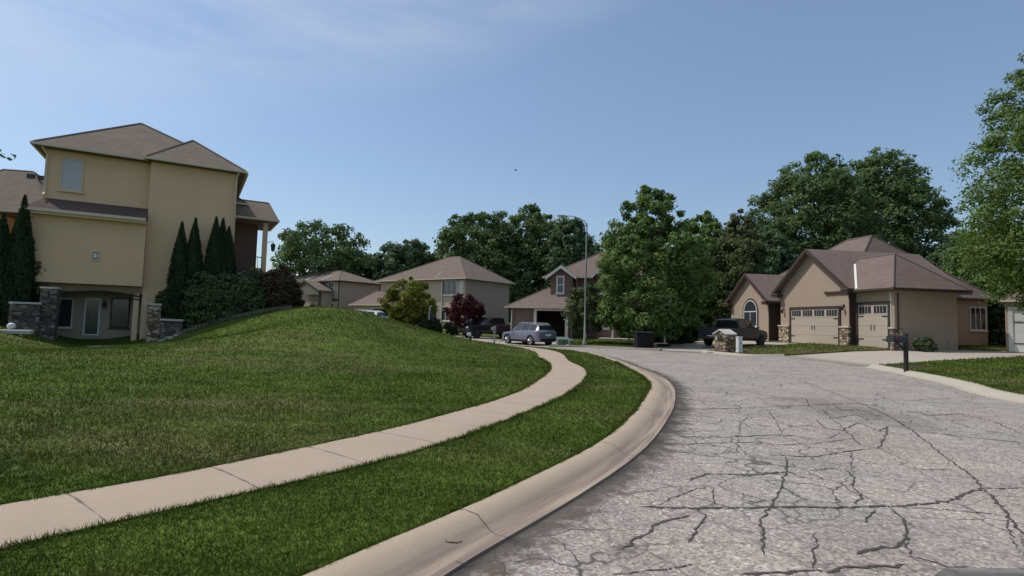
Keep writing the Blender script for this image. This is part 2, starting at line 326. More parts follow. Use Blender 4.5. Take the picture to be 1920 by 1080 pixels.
# other paved ground
kerb_r = crom([(9.5, -8), (10.6, 4), tuple(gz(1920, 752, 0)), tuple(gz(1800, 722, 0)), tuple(gz(1640, 690, 0))])
gE = [at(1640, 690, 20.6).xy, at(1780, 672, 24.5).xy, at(1900, 658, 29.5).xy]
edgeD = [tuple(gz(1318, 661, 0)), tuple(gz(1400, 668, 0)), tuple(gz(1470, 669, 0)), tuple(gz(1600, 665, .12)), tuple(gz(1740, 661, .3))]
gzl = lambda px, py, z: tuple(gz(px, py, z))
far_k = crom([gzl(1240, 657, 0), gzl(1195, 655, -.02), gzl(1100, 650, -.08), (2.6, 36.2)])
road = [tuple(p) for p in KO] + [(-45, 53), (-24, 48.5), (-13, 45.2), (-6, 42.2), (-3.2, 40.6), (-.8, 38.4), (.6, 37.2), (2.6, 36.2)] + [tuple(p) for p in far_k[::-1]][1:] + [edgeD[0], edgeD[1], edgeD[2]] + [tuple(kerb_r[-1])] + [tuple(p) for p in kerb_r[::-1]][1:] + [(9.5, -8)]
drvE = [edgeD[2], edgeD[3], edgeD[4], (29.5, 31.2), (40, 33.2), (40, 28.8), (29.9, 28.2), tuple(gE[1]), tuple(kerb_r[-1])]
edgeDb = [tuple(gz(1395, 656, .05)), tuple(gz(1500, 651.5, .22)), tuple(gz(1600, 650, .32)), (21.3, 31.2)]
drvD = [tuple(far_k[0]), edgeD[0]] + edgeDb + [(21.6, 32), (19.6, 41.5), (18.9, 46.0), (13.5, 43.5), (9.8, 40.5), (8.6, 35.0)]
drvC = [(2.6, 36.2), (.6, 37.2), (-.8, 38.4), (-.6, 46.2), (4.9, 46.2), (4.6, 41.5)]
drvB = [(-3.2, 40.6), (-6, 42.2), (-13, 45.2), (-15.5, 56), (-11.8, 57.5), (-5.5, 52), (-1.2, 50.5), (-.4, 44), (-.8, 38.6)]
SWP = [tuple(p) for p in SL] + [tuple(p) for p in SR[::-1]]
KBP = [tuple(p) for p in KI] + [tuple(p) for p in KO[::-1]]
def pip(poly, P):
    poly = np.array(poly); x, y = P[:, 0], P[:, 1]; ins = np.zeros(len(P), bool); j = len(poly)-1
    for i in range(len(poly)):
        xi, yi = poly[i]; xj, yj = poly[j]
        c = ((yi > y) != (yj > y)); ins ^= c & (x < (xj-xi)*(y-yi)/((yj-yi) if yj != yi else 1e-9)+xi); j = i
    return ins
regions = [('sidewalk', SWP), ('kerb', KBP), ('road', road), ('drvE', drvE), ('drvD', drvD), ('drvC', drvC), ('drvB', drvB)]
rng = np.random.default_rng(7)
V2 = []; E2 = []
def add_loop(poly, closed=True):
    k = len(V2); V2.extend([Vector((float(a), float(b))) for a, b in poly]); n = len(poly)
    E2.extend([(k+i, k+(i+1) % n) for i in range(n if closed else n-1)])
for nm, poly in regions: add_loop(poly)
nrm = np.gradient(KO, axis=0); nrm = np.c_[nrm[:, 1], -nrm[:, 0]]/np.hypot(nrm[:, 0], nrm[:, 1])[:, None]
for off in (.12, .28, .5, .9):
    for p in (KO+nrm*off)[::2]: V2.append(Vector((float(p[0]), float(p[1]))))
KR_ = resample(kerb_r, 60); nr2 = np.gradient(KR_, axis=0); nr2 = np.c_[-nr2[:, 1], nr2[:, 0]]/np.hypot(nr2[:, 0], nr2[:, 1])[:, None]
for off in (.25, .5, .8, 1.1):
    for p in KR_[:-2]+nr2[:-2]*off: V2.append(Vector((float(p[0]), float(p[1]))))
r = 1.5; k = 0
while r < 900:
    n = 92 if r < 70 else 40
    for i in range(n):
        a = 2*math.pi*(i+.5*(k % 2))/n; V2.append(Vector((r*math.sin(a), r*math.cos(a)+.01)))
    r *= 1.065 if r < 70 else 1.2; k += 1
for x in np.arange(-22, 8, 1.0):
    for y in np.arange(18, 40, 1.0): V2.append(Vector((float(x)+rng.uniform(-.1, .1), float(y)+rng.uniform(-.1, .1))))
cv, ce, cf, *_ = delaunay_2d_cdt(V2, E2, [], 0, 1e-4)
CV = np.array([tuple(v) for v in cv]); CF = np.array([list(f) for f in cf]); cen = CV[CF].mean(1)
lab = np.full(len(CF), -1)
for i, (nm, poly) in enumerate(regions):
    m_ = pip(poly, cen) & (lab < 0); lab[m_] = i
HZ = Hn(CV)
def region_mesh(name, ids, dz, m, skirt=.25, edge_attr=False):
    fs = CF[np.isin(lab, ids)]; used = np.unique(fs); mp_ = -np.ones(len(CV), int); mp_[used] = np.arange(len(used))
    vs = np.c_[CV[used], HZ[used]+dz]; fl = mp_[fs]; me = bpy.data.meshes.new(name)
    from collections import Counter
    cnt = Counter()
    for f in fl:
        for a, b in ((f[0], f[1]), (f[1], f[2]), (f[2], f[0])): cnt[(min(a, b), max(a, b))] += 1
    bd = [e for e, c in cnt.items() if c == 1]; bv = sorted({v for e in bd for v in e}); bm_ = {v: len(vs)+i for i, v in enumerate(bv)}
    lo = vs[bv].copy(); lo[:, 2] -= skirt
    allv = np.vstack([vs, lo]); faces = [tuple(map(int, f)) for f in fl]+[(int(a), int(b), bm_[b], bm_[a]) for a, b in bd]
    me.from_pydata(allv.tolist(), [], faces)
    if edge_attr:
        d = np.array([min(nearest_on(KO, p)[1], nearest_on(kerb_r, p)[1]*1.3-.25) if p[1] < 60 and abs(p[0]) < 30 else 5 for p in allv[:, :2]])
        a = me.attributes.new('edge', 'FLOAT', 'POINT'); a.data.foreach_set('value', d.astype(np.float32))
    me.materials.append(MT[m] if isinstance(m, str) else m)
    bm = bmesh.new(); bm.from_mesh(me)
    for f in bm.faces:
        f.normal_update()
        if abs(f.normal.z) > .3:
            if f.normal.z < 0: f.normal_flip()
            f.smooth = True
    bm.to_mesh(me); bm.free(); me.update()
    o = bpy.data.objects.new(name, me); C.objects.link(o); o['kind'] = 'structure'; return o
# --- ground materials
def lawn_mat(name, blades):
    m, n, l, b = nt(name); b.inputs['Roughness'].default_value = .9; b.inputs['Specular IOR Level'].default_value = .08
    t = n.new('ShaderNodeNewGeometry')
    def noise(sc, det, x0, x1, o0, o1, stretch=None):
        src = t.outputs['Position']
        if stretch:
            q = n.new('ShaderNodeMapping'); q.inputs['Scale'].default_value = stretch; q.inputs['Rotation'].default_value = (0, 0, .25); l.new(src, q.inputs[0]); src = q.outputs[0]
        a = n.new('ShaderNodeTexNoise'); a.inputs['Scale'].default_value = sc; a.inputs['Detail'].default_value = det; l.new(src, a.inputs[0])
        mr = n.new('ShaderNodeMapRange'); mr.inputs[1].default_value = x0; mr.inputs[2].default_value = x1; mr.inputs[3].default_value = o0; mr.inputs[4].default_value = o1; l.new(a.outputs[0], mr.inputs[0]); return mr
    big = noise(.35, 5, .35, .65, 0, 1); dry = noise(.30, 8, .50, .68, 0, .65, (.5, 1.6, 1)); fine = noise(14 if not blades else 30, 4, .3, .7, .62, 1.3); streak = noise(.8, 4, .3, .7, .82, 1.15, (.35, 2.4, 1))
    mx = n.new('ShaderNodeMixRGB'); mx.inputs[1].default_value = (.055, .093, .013, 1); mx.inputs[2].default_value = (.098, .134, .024, 1); l.new(big.outputs[0], mx.inputs[0])
    vm = n.new('ShaderNodeVectorMath'); vm.operation = 'SUBTRACT'; vm.inputs[1].default_value = (17.5, 29.8, .2); l.new(t.outputs['Position'], vm.inputs[0])
    vq = n.new('ShaderNodeVectorMath'); vq.operation = 'MULTIPLY'; vq.inputs[1].default_value = (.13, .28, 0); l.new(vm.outputs[0], vq.inputs[0])
    vl = n.new('ShaderNodeVectorMath'); vl.operation = 'LENGTH'; l.new(vq.outputs[0], vl.inputs[0])
    vr = n.new('ShaderNodeMapRange'); vr.inputs[1].default_value = .7; vr.inputs[2].default_value = 1.2; vr.inputs[3].default_value = .62; vr.inputs[4].default_value = 0; l.new(vl.outputs['Value'], vr.inputs[0])
    dm = n.new('ShaderNodeMath'); dm.operation = 'MAXIMUM'; l.new(dry.outputs[0], dm.inputs[0]); l.new(vr.outputs[0], dm.inputs[1]); dry = dm
    m2 = n.new('ShaderNodeMixRGB'); m2.inputs[2].default_value = (.15, .130, .06, 1); l.new(dry.outputs[0], m2.inputs[0]); l.new(mx.outputs[0], m2.inputs[1])
    s1 = n.new('ShaderNodeVectorMath'); s1.operation = 'SCALE'; l.new(m2.outputs[0], s1.inputs[0]); l.new(fine.outputs[0], s1.inputs['Scale'])
    s2 = n.new('ShaderNodeVectorMath'); s2.operation = 'SCALE'; l.new(s1.outputs[0], s2.inputs[0]); l.new(streak.outputs[0], s2.inputs['Scale'])
    out = s2
    if blades:
        at_ = n.new('ShaderNodeAttribute'); at_.attribute_name = 'shade'
        s3 = n.new('ShaderNodeVectorMath'); s3.operation = 'SCALE'; l.new(s2.outputs[0], s3.inputs[0]); l.new(at_.outputs['Fac'], s3.inputs['Scale']); out = s3
        l.new(out.outputs[0], b.inputs['Base Color'])
        tr = n.new('ShaderNodeBsdfTranslucent'); l.new(out.outputs[0], tr.inputs[0]); ms = n.new('ShaderNodeMixShader'); ms.inputs[0].default_value = .35
        l.new(b.outputs[0], ms.inputs[1]); l.new(tr.outputs[0], ms.inputs[2]); l.new(ms.outputs[0], n['Material Output'].inputs[0])
    else:
        l.new(out.outputs[0], b.inputs['Base Color'])
        bp = n.new('ShaderNodeBump'); bp.inputs['Strength'].default_value = .9; bp.inputs['Distance'].default_value = .05
        l.new(fine.outputs[0], bp.inputs['Height']); l.new(bp.outputs[0], b.inputs['Normal'])
    return m
MT['lawn'] = lawn_mat('mown lawn', False); MT['blades'] = lawn_mat('grass blades', True)
def asphalt_mat():
    m, n, l, b = nt('aged asphalt'); b.inputs['Roughness'].default_value = .9; b.inputs['Specular IOR Level'].default_value = .25
    g = n.new('ShaderNodeNewGeometry'); P = g.outputs['Position']
    def N(sc, det, x0, x1, o0, o1, rough=.5):
        a = n.new('ShaderNodeTexNoise'); a.inputs['Scale'].default_value = sc; a.inputs['Detail'].default_value = det; a.inputs['Roughness'].default_value = rough; l.new(P, a.inputs[0])
        mr = n.new('ShaderNodeMapRange'); mr.inputs[1].default_value = x0; mr.inputs[2].default_value = x1; mr.inputs[3].default_value = o0; mr.inputs[4].default_value = o1; l.new(a.outputs[0], mr.inputs[0]); return mr
    def SC(a, f):
        s = n.new('ShaderNodeVectorMath'); s.operation = 'SCALE'; l.new(a.outputs[0], s.inputs[0]); l.new(f.outputs[0], s.inputs['Scale']); return s
    tint = N(.5, 4, .35, .65, 0, 1)
    base = n.new('ShaderNodeMixRGB'); base.inputs[1].default_value = (.325, .272, .238, 1); base.inputs[2].default_value = (.300, .270, .238, 1); l.new(tint.outputs[0], base.inputs[0])
    c = SC(base, N(.9, 5, .3, .7, .85, 1.12))
    v = n.new('ShaderNodeTexVoronoi'); v.inputs['Scale'].default_value = 48; l.new(P, v.inputs[0])
    s = n.new('ShaderNodeSeparateColor'); l.new(v.outputs['Color'], s.inputs[0])
    mr = n.new('ShaderNodeMapRange'); mr.inputs[1].default_value = 0; mr.inputs[2].default_value = 1; mr.inputs[3].default_value = .62; mr.inputs[4].default_value = 1.38; l.new(s.outputs[0], mr.inputs[0]); c = SC(c, mr)
    c = SC(c, N(110, 3, .35, .62, .76, 1.15)); c = SC(c, N(7, 5, .3, .7, .88, 1.1))
    wp = n.new('ShaderNodeMapRange'); wp.inputs[1].default_value = .93; wp.inputs[2].default_value = .95; wp.inputs[3].default_value = 1; wp.inputs[4].default_value = 1.45; l.new(s.outputs[1], wp.inputs[0]); c = SC(c, wp)
    # hairline cracks, in patches only
    wv = n.new('ShaderNodeTexNoise'); wv.inputs['Scale'].default_value = 2.5; wv.inputs['Detail'].default_value = 4; l.new(P, wv.inputs[0])
    ad = n.new('ShaderNodeMixRGB'); ad.blend_type = 'ADD'; ad.inputs[0].default_value = .35; l.new(P, ad.inputs[1]); l.new(wv.outputs['Color'], ad.inputs[2])
    e = n.new('ShaderNodeTexVoronoi'); e.feature = 'DISTANCE_TO_EDGE'; e.inputs['Scale'].default_value = 1.7; l.new(ad.outputs[0], e.inputs[0])
    cr = n.new('ShaderNodeMapRange'); cr.inputs[1].default_value = .004; cr.inputs[2].default_value = .024; cr.inputs[3].default_value = 1; cr.inputs[4].default_value = 0; l.new(e.outputs[0], cr.inputs[0])
    pm = N(.45, 3, .42, .56, .45, .95); ml = n.new('ShaderNodeMath'); ml.operation = 'MULTIPLY'; l.new(cr.outputs[0], ml.inputs[0]); l.new(pm.outputs[0], ml.inputs[1])
    m2 = n.new('ShaderNodeMixRGB'); m2.inputs[2].default_value = (.07, .06, .055, 1); l.new(ml.outputs[0], m2.inputs[0]); l.new(c.outputs[0], m2.inputs[1])
    # worn oily patch in the middle of the near lane
    sp = gz(1590, 768, 0); vm = n.new('ShaderNodeVectorMath'); vm.operation = 'SUBTRACT'; vm.inputs[1].default_value = (sp.x, sp.y, 0); l.new(P, vm.inputs[0])
    vs_ = n.new('ShaderNodeVectorMath'); vs_.operation = 'MULTIPLY'; vs_.inputs[1].default_value = (.75, .42, 0); l.new(vm.outputs[0], vs_.inputs[0])
    vl = n.new('ShaderNodeVectorMath'); vl.operation = 'LENGTH'; l.new(vs_.outputs[0], vl.inputs[0]); pn = N(1.6, 6, .3, .7, -.5, .5, .7)
    va = n.new('ShaderNodeMath'); va.operation = 'ADD'; l.new(vl.outputs['Value'], va.inputs[0]); l.new(pn.outputs[0], va.inputs[1])
    vr = n.new('ShaderNodeMapRange'); vr.inputs[1].default_value = .1; vr.inputs[2].default_value = .95; vr.inputs[3].default_value = .6; vr.inputs[4].default_value = 0; l.new(va.outputs[0], vr.inputs[0])
    m9 = n.new('ShaderNodeMixRGB'); m9.inputs[2].default_value = (.10, .085, .08, 1); l.new(vr.outputs[0], m9.inputs[0]); l.new(m2.outputs[0], m9.inputs[1]); m2 = m9
    # grit washed up along the gutter
    ea = n.new('ShaderNodeAttribute'); ea.attribute_name = 'edge'
    gn = N(5, 6, .3, .7, -.22, .22, .7); sm = n.new('ShaderNodeMath'); sm.operation = 'ADD'; l.new(ea.outputs['Fac'], sm.inputs[0]); l.new(gn.outputs[0], sm.inputs[1])
    gm = n.new('ShaderNodeMapRange'); gm.inputs[1].default_value = .14; gm.inputs[2].default_value = .38; gm.inputs[3].default_value = .88; gm.inputs[4].default_value = 0; l.new(sm.outputs[0], gm.inputs[0])
    m3 = n.new('ShaderNodeMixRGB'); m3.inputs[2].default_value = (.085, .068, .055, 1); l.new(gm.outputs[0], m3.inputs[0]); l.new(m2.outputs[0], m3.inputs[1])
    l.new(m3.outputs[0], b.inputs['Base Color'])
    bp = n.new('ShaderNodeBump'); bp.inputs['Strength'].default_value = .7; bp.inputs['Distance'].default_value = .006; l.new(s.outputs[0], bp.inputs['Height']); l.new(bp.outputs[0], b.inputs['Normal'])
    return m
def concrete_mat(name, col, joint, stains=False):
    m, n, l, b = nt(name); b.inputs['Roughness'].default_value = .9; b.inputs['Specular IOR Level'].default_value = .25
    g = n.new('ShaderNodeNewGeometry'); P = g.outputs['Position']
    a = n.new('ShaderNodeTexNoise'); a.inputs['Scale'].default_value = 1.2; a.inputs['Detail'].default_value = 8; a.inputs['Roughness'].default_value = .65; l.new(P, a.inputs[0])
    mx = n.new('ShaderNodeMixRGB'); mx.inputs[1].default_value = (*[c*.84 for c in col], 1); mx.inputs[2].default_value = (*[c*1.12 for c in col], 1); l.new(a.outputs[0], mx.inputs[0])
    f = n.new('ShaderNodeTexNoise'); f.inputs['Scale'].default_value = 90; f.inputs['Detail'].default_value = 3; l.new(P, f.inputs[0])
    mr = n.new('ShaderNodeMapRange'); mr.inputs[1].default_value = .3; mr.inputs[2].default_value = .7; mr.inputs[3].default_value = .92; mr.inputs[4].default_value = 1.07; l.new(f.outputs[0], mr.inputs[0])
    s = n.new('ShaderNodeVectorMath'); s.operation = 'SCALE'; l.new(mx.outputs[0], s.inputs[0]); l.new(mr.outputs[0], s.inputs['Scale']); out = s
    if joint:
        at_ = n.new('ShaderNodeAttribute'); at_.attribute_name = 's'
        ad = n.new('ShaderNodeMath'); ad.operation = 'ADD'; ad.inputs[1].default_value = joint[1]; l.new(at_.outputs['Fac'], ad.inputs[0])
        pp = n.new('ShaderNodeMath'); pp.operation = 'PINGPONG'; pp.inputs[1].default_value = joint[0]/2; l.new(ad.outputs[0], pp.inputs[0])
        jn = n.new('ShaderNodeTexNoise'); jn.inputs['Scale'].default_value = 6; l.new(P, jn.inputs[0])
        jm = n.new('ShaderNodeMath'); jm.operation = 'MULTIPLY_ADD'; jm.inputs[1].default_value = .03; l.new(jn.outputs[0], jm.inputs[0]); l.new(pp.outputs[0], jm.inputs[2])
        q = n.new('ShaderNodeMapRange'); q.inputs[1].default_value = .018; q.inputs[2].default_value = .028; q.inputs[3].default_value = .75; q.inputs[4].default_value = 0; l.new(jm.outputs[0], q.inputs[0])
        m2 = n.new('ShaderNodeMixRGB'); m2.inputs[2].default_value = (.06, .05, .042, 1); l.new(q.outputs[0], m2.inputs[0]); l.new(out.outputs[0], m2.inputs[1]); out = m2
    if stains:
        tt = n.new('ShaderNodeAttribute'); tt.attribute_name = 't'; ss = n.new('ShaderNodeAttribute'); ss.attribute_name = 's'
        cb = n.new('ShaderNodeCombineXYZ'); l.new(tt.outputs['Fac'], cb.inputs[1]); l.new(ss.outputs['Fac'], cb.inputs[0])
        mp3 = n.new('ShaderNodeMapping'); mp3.inputs['Scale'].default_value = (.7, 7, 1); l.new(cb.outputs[0], mp3.inputs[0])
        n3 = n.new('ShaderNodeTexNoise'); n3.inputs['Scale'].default_value = 1; n3.inputs['Detail'].default_value = 7; n3.inputs['Roughness'].default_value = .65; l.new(mp3.outputs[0], n3.inputs[0])
        q1 = n.new('ShaderNodeMapRange'); q1.inputs[1].default_value = .40; q1.inputs[2].default_value = .60; q1.inputs[3].default_value = .12; q1.inputs[4].default_value = .85; l.new(n3.outputs[0], q1.inputs[0])
        q2 = n.new('ShaderNodeMapRange'); q2.inputs[1].default_value = .42; q2.inputs[2].default_value = .72; q2.inputs[3].default_value = 0; q2.inputs[4].default_value = 1; l.new(tt.outputs['Fac'], q2.inputs[0])
        mm = n.new('ShaderNodeMath'); mm.operation = 'MULTIPLY'; l.new(q1.outputs[0], mm.inputs[0]); l.new(q2.outputs[0], mm.inputs[1])
        m4 = n.new('ShaderNodeMixRGB'); m4.inputs[2].default_value = (.17, .125, .115, 1); l.new(mm.outputs[0], m4.inputs[0]); l.new(out.outputs[0], m4.inputs[1]); out = m4
    l.new(out.outputs[0], b.inputs['Base Color'])
    return m
CONC = (.375, .290, .222)
def s_on(A, B, p):
    c = (A+B)/2; s = np.r_[0, np.cumsum(np.hypot(*np.diff(c, axis=0).T))]; i = np.hypot(*(c-np.array(p)).T).argmin()
    j = min(max(i, 1), len(c)-2); d = c[j+1]-c[j-1]; d /= np.linalg.norm(d); return s[i]+float((np.array(p)-c[i]) @ d)
_w1 = s_on(SL, SR, gz(165, 951, .12)); _w2 = s_on(SL, SR, gz(442, 893, .12)); _k1 = s_on(KI, KO, gz(912, 982, .06)); _k2 = s_on(KI, KO, gz(1160, 842, .06))
print('joints', _w1, _w2, _k1, _k2)
MT['asphalt'] = asphalt_mat(); MT['walk'] = concrete_mat('tan concrete walk', CONC, (_w2-_w1, (_w2-_w1)*50-_w1)); MT['kerb'] = concrete_mat('stained kerb concrete', (.385, .305, .228), (_k2-_k1, (_k2-_k1)*50-_k1), True)
MT['kerb_far'] = concrete_mat('pale kerb concrete', (.39, .34, .28), None); MT['drive'] = concrete_mat('driveway concrete', (.385, .335, .285), None)
region_mesh('ground', [-1], .10, 'lawn')
ROAD = region_mesh('road', [2], 0, 'asphalt', edge_attr=True)
region_mesh('driveway', [3], .03, 'drive'); region_mesh('driveway', [4], .03, 'drive'); region_mesh('driveway', [5], .03, 'drive'); region_mesh('driveway', [6], .03, 'drive')
def ribbon(name, A, B, prof, m):   # ruled strip between curves A and B; prof = [(t, dz)]
    n = len(A); s = np.r_[0, np.cumsum(np.hypot(*np.diff((A+B)/2, axis=0).T))]; vs = []; sa = []; ta = []
    for i in range(n):
        for t, dz in prof:
            p = A[i]*(1-t)+B[i]*t; vs.append((p[0], p[1], 0)); sa.append(s[i]); ta.append(t)
    vs = np.array(vs); vs[:, 2] = Hn(vs[:, :2])+np.tile([q[1] for q in prof], n)
    k = len(prof); fs = [(i*k+j, i*k+j+1, (i+1)*k+j+1, (i+1)*k+j) for i in range(n-1) for j in range(k-1)]
    me = bpy.data.meshes.new(name); me.from_pydata(vs.tolist(), [], fs)
    for an, av in (('s', sa), ('t', ta)):
        a = me.attributes.new(an, 'FLOAT', 'POINT'); a.data.foreach_set('value', np.array(av, np.float32))
    me.materials.append(MT[m]); me.polygons.foreach_set('use_smooth', [True]*len(fs)); me.set_sharp_from_angle(angle=R(40))
    o = bpy.data.objects.new(name, me); C.objects.link(o); o['kind'] = 'structure'; return o
def dens(c, n): return resample(c, n)
ribbon('sidewalk', SL, SR, [(0, -.15), (.0, .112), (.25, .122), (.75, .118), (1, .108), (1.0, -.15)], 'walk')
ribbon('kerb', KI, KO, [(0, -.1), (0, .112), (.12, .122), (.38, .112), (.55, .06), (.68, .022), (.8, .012), (1, .018), (1, -.1)], 'kerb')
def side_kerb(curve, w=.42, out=1):
    c = resample(np.array(curve), 60); d = np.gradient(c, axis=0); nn = np.c_[d[:, 1], -d[:, 0]]/np.hypot(d[:, 0], d[:, 1])[:, None]*out
    ribbon('kerb', c+nn*.14, c-nn*(w-.14), [(0, -.1), (0, .118), (.3, .125), (.45, .10), (.58, .03), (.75, .012), (1, .016), (1, -.1)], 'kerb_far')
side_kerb(kerb_r, .62, 1)
side_kerb(crom([edgeD[0], edgeD[1], edgeD[2]]), .35, -1)
side_kerb(far_k, .42, -1)
side_kerb(crom([(-3.2, 40.6), (-.8, 38.5), (.6, 37.2)]), .3, -1)
# cracks in the asphalt
def cracks():
    Z = [((0, 718), (260, 728), (640, 720), (1080, 722), (1300, 718), (1560, 690), (1620, 655), (1720, 630)), ((1300, 722), (1560, 738), (1830, 765)),
         ((800, 90), (965, 150), (1120, 210), (1240, 265), (1350, 332), (1440, 400), (1530, 475), (1650, 560), (1730, 640), (1830, 750), (1900, 840), (1990, 930)),
         ((215, 235), (470, 228), (820, 215), (960, 208), (1100, 200)), ((230, 185), (330, 192), (470, 210), (510, 222)), ((60, 415), (150, 408), (420, 400), (580, 398), (680, 410), (880, 405), (1080, 378)),
         ((180, 370), (420, 372), (640, 362), (760, 362), (870, 385)), ((630, 230), (680, 290), (710, 355)), ((490, 370), (490, 410), (540, 470)),
         ((730, 470), (730, 545), (700, 640), (655, 720), (600, 790), (620, 900), (620, 960)), ((245, 590), (330, 555), (560, 560), (735, 545), (840, 580)),
         ((365, 630), (375, 720)), ((515, 650), (515, 715)), ((270, 725), (330, 770), (290, 820), (240, 900)), ((-100, 930), (0, 870), (100, 800), (250, 760)), ((90, 710), (200, 660), (330, 620)),
         ((825, 175), (850, 220), (920, 250), (1000, 310), (1060, 370), (1100, 410), (1200, 430), (1270, 470)), ((880, 285), (930, 330), (1010, 340), (1090, 300), (1200, 345), (1290, 350)),
         ((1190, 345), (1240, 320), (1210, 410), (1180, 430)), ((640, 460), (860, 470), (1060, 440), (1180, 430)), ((1040, 540), (1070, 580), (1060, 620), (1110, 660), (1080, 710)),
         ((1170, 735), (1120, 800)), ((1270, 735), (1320, 800), (1340, 880), (1290, 920), (1130, 940), (1080, 960)), ((1340, 970), (1440, 990), (1540, 1025), (1640, 1020)),
         ((1280, 500), (1400, 535), (1580, 535)), ((1350, 335), (1420, 345), (1600, 370), (1760, 385), (1920, 400)), ((1100, 205), (1320, 240), (1440, 265), (1600, 255), (1760, 290), (1920, 360)),
         ((880, 850), (870, 960), (870, 1040)), ((500, 1060), (800, 1040), (1150, 1020), (1340, 1010)), ((1720, 630), (1920, 628)), ((800, 40), (980, 72)), ((960, 205), (1010, 240), (1100, 235), (1170, 250)),
         ((900, 230), (980, 275), (1080, 260), (1150, 290)), ((940, 380), (1000, 350), (1060, 372)), ((1320, 190), (1500, 180), (1700, 172)), ((120, 430), (300, 462), (420, 470)), ((850, 540), (960, 530), (1040, 540)),
         ((1540, 240), (1640, 270), (1720, 275)), ((490, 228), (500, 250)), ((540, 270), (500, 300), (495, 360)), ((1060, 440), (1055, 540)), ((1340, 880), (1360, 970)),
         ((-150, 1060), (100, 1035), (300, 1000)), ((1830, 765), (1850, 860), (1890, 950)), ((250, 60), (310, 80)), ((380, 12), (480, 18)), ((560, 75), (730, 72))]
    rn = random.Random(3); mb = MB()
    for li in Z:
        P = [gz(1200+x/2.6667, 680+y/2.6667, 0) for x, y in li]; pts = [P[0]]
        for a, b in zip(P, P[1:]):
            k = max(2, int((b-a).length/.05)); d = (b-a); nn = Vector((-d.y, d.x)).normalized()
            for i in range(1, k+1): pts.append(a+d*(i/k)+nn*rn.gauss(0, .011)*(0 if i == k else 1))
        base = (rn.uniform(.008, .013) if len(li) > 3 else rn.uniform(.005, .009))*(1.5 if li[0] == (0, 718) or li[0] == (800, 90) else 1)
        nn_ = len(pts); wd = [base*(.5+1.1*rn.random())*min(1, (.7 if base > .011 else .35)+5*min(i, nn_-1-i)/nn_) for i in range(nn_)]; wd[0] = wd[-1] = .003; vs = []
        for i in range(1, len(pts)-1):
            dd = (pts[min(i+3, len(pts)-1)]-pts[max(i-3, 0)]).normalized(); wd[i] *= .75+1.3*abs(dd.x)
        for i, p in enumerate(pts):
            d = (pts[min(i+1, len(pts)-1)]-pts[max(i-1, 0)]).normalized(); nn = Vector((-d.y, d.x)); far = 1+max(0, p.y-10)*.05
            for s_ in (-.5, .5):
                q = p+nn*wd[i]*s_*far; vs.append((q.x, q.y, .005))
        mb.add(vs, [(2*i, 2*i+1, 2*i+3, 2*i+2) for i in range(len(pts)-1)])
    from mathutils.bvhtree import BVHTree
    bv = BVHTree.FromPolygons([v.co.copy() for v in ROAD.data.vertices], [tuple(p.vertices) for p in ROAD.data.polygons])
    nv = []
    for v in mb.v:
        hit = bv.ray_cast(Vector((v[0], v[1], 5)), Vector((0, 0, -1)))[0]; nv.append((v[0], v[1], (hit.z if hit else H(v[0], v[1]))+.005))
    mb.v = nv
    o = mb.build('road_cracks', 'crack'); o['kind'] = 'structure'
MT['crack'] = mat('crack filler and dirt', (.062, .052, .046), .95, .4, 20)
_m = MT['crack']; _n2 = _m.node_tree.nodes; _l2 = _m.node_tree.links; _g = _n2.new('ShaderNodeNewGeometry'); _a = _n2.new('ShaderNodeTexNoise'); _a.inputs['Scale'].default_value = 38; _a.inputs['Detail'].default_value = 4
_r = _n2.new('ShaderNodeMapRange'); _r.inputs[1].default_value = .36; _r.inputs[2].default_value = .44; _l2.new(_g.outputs['Position'], _a.inputs[0]); _l2.new(_a.outputs[0], _r.inputs[0])
_t = _n2.new('ShaderNodeBsdfTransparent'); _x = _n2.new('ShaderNodeMixShader'); _l2.new(_r.outputs[0], _x.inputs[0]); _l2.new(_t.outputs[0], _x.inputs[1]); _l2.new(_n2['Principled BSDF'].outputs[0], _x.inputs[2]); _l2.new(_x.outputs[0], _n2['Material Output'].inputs[0])
cracks()
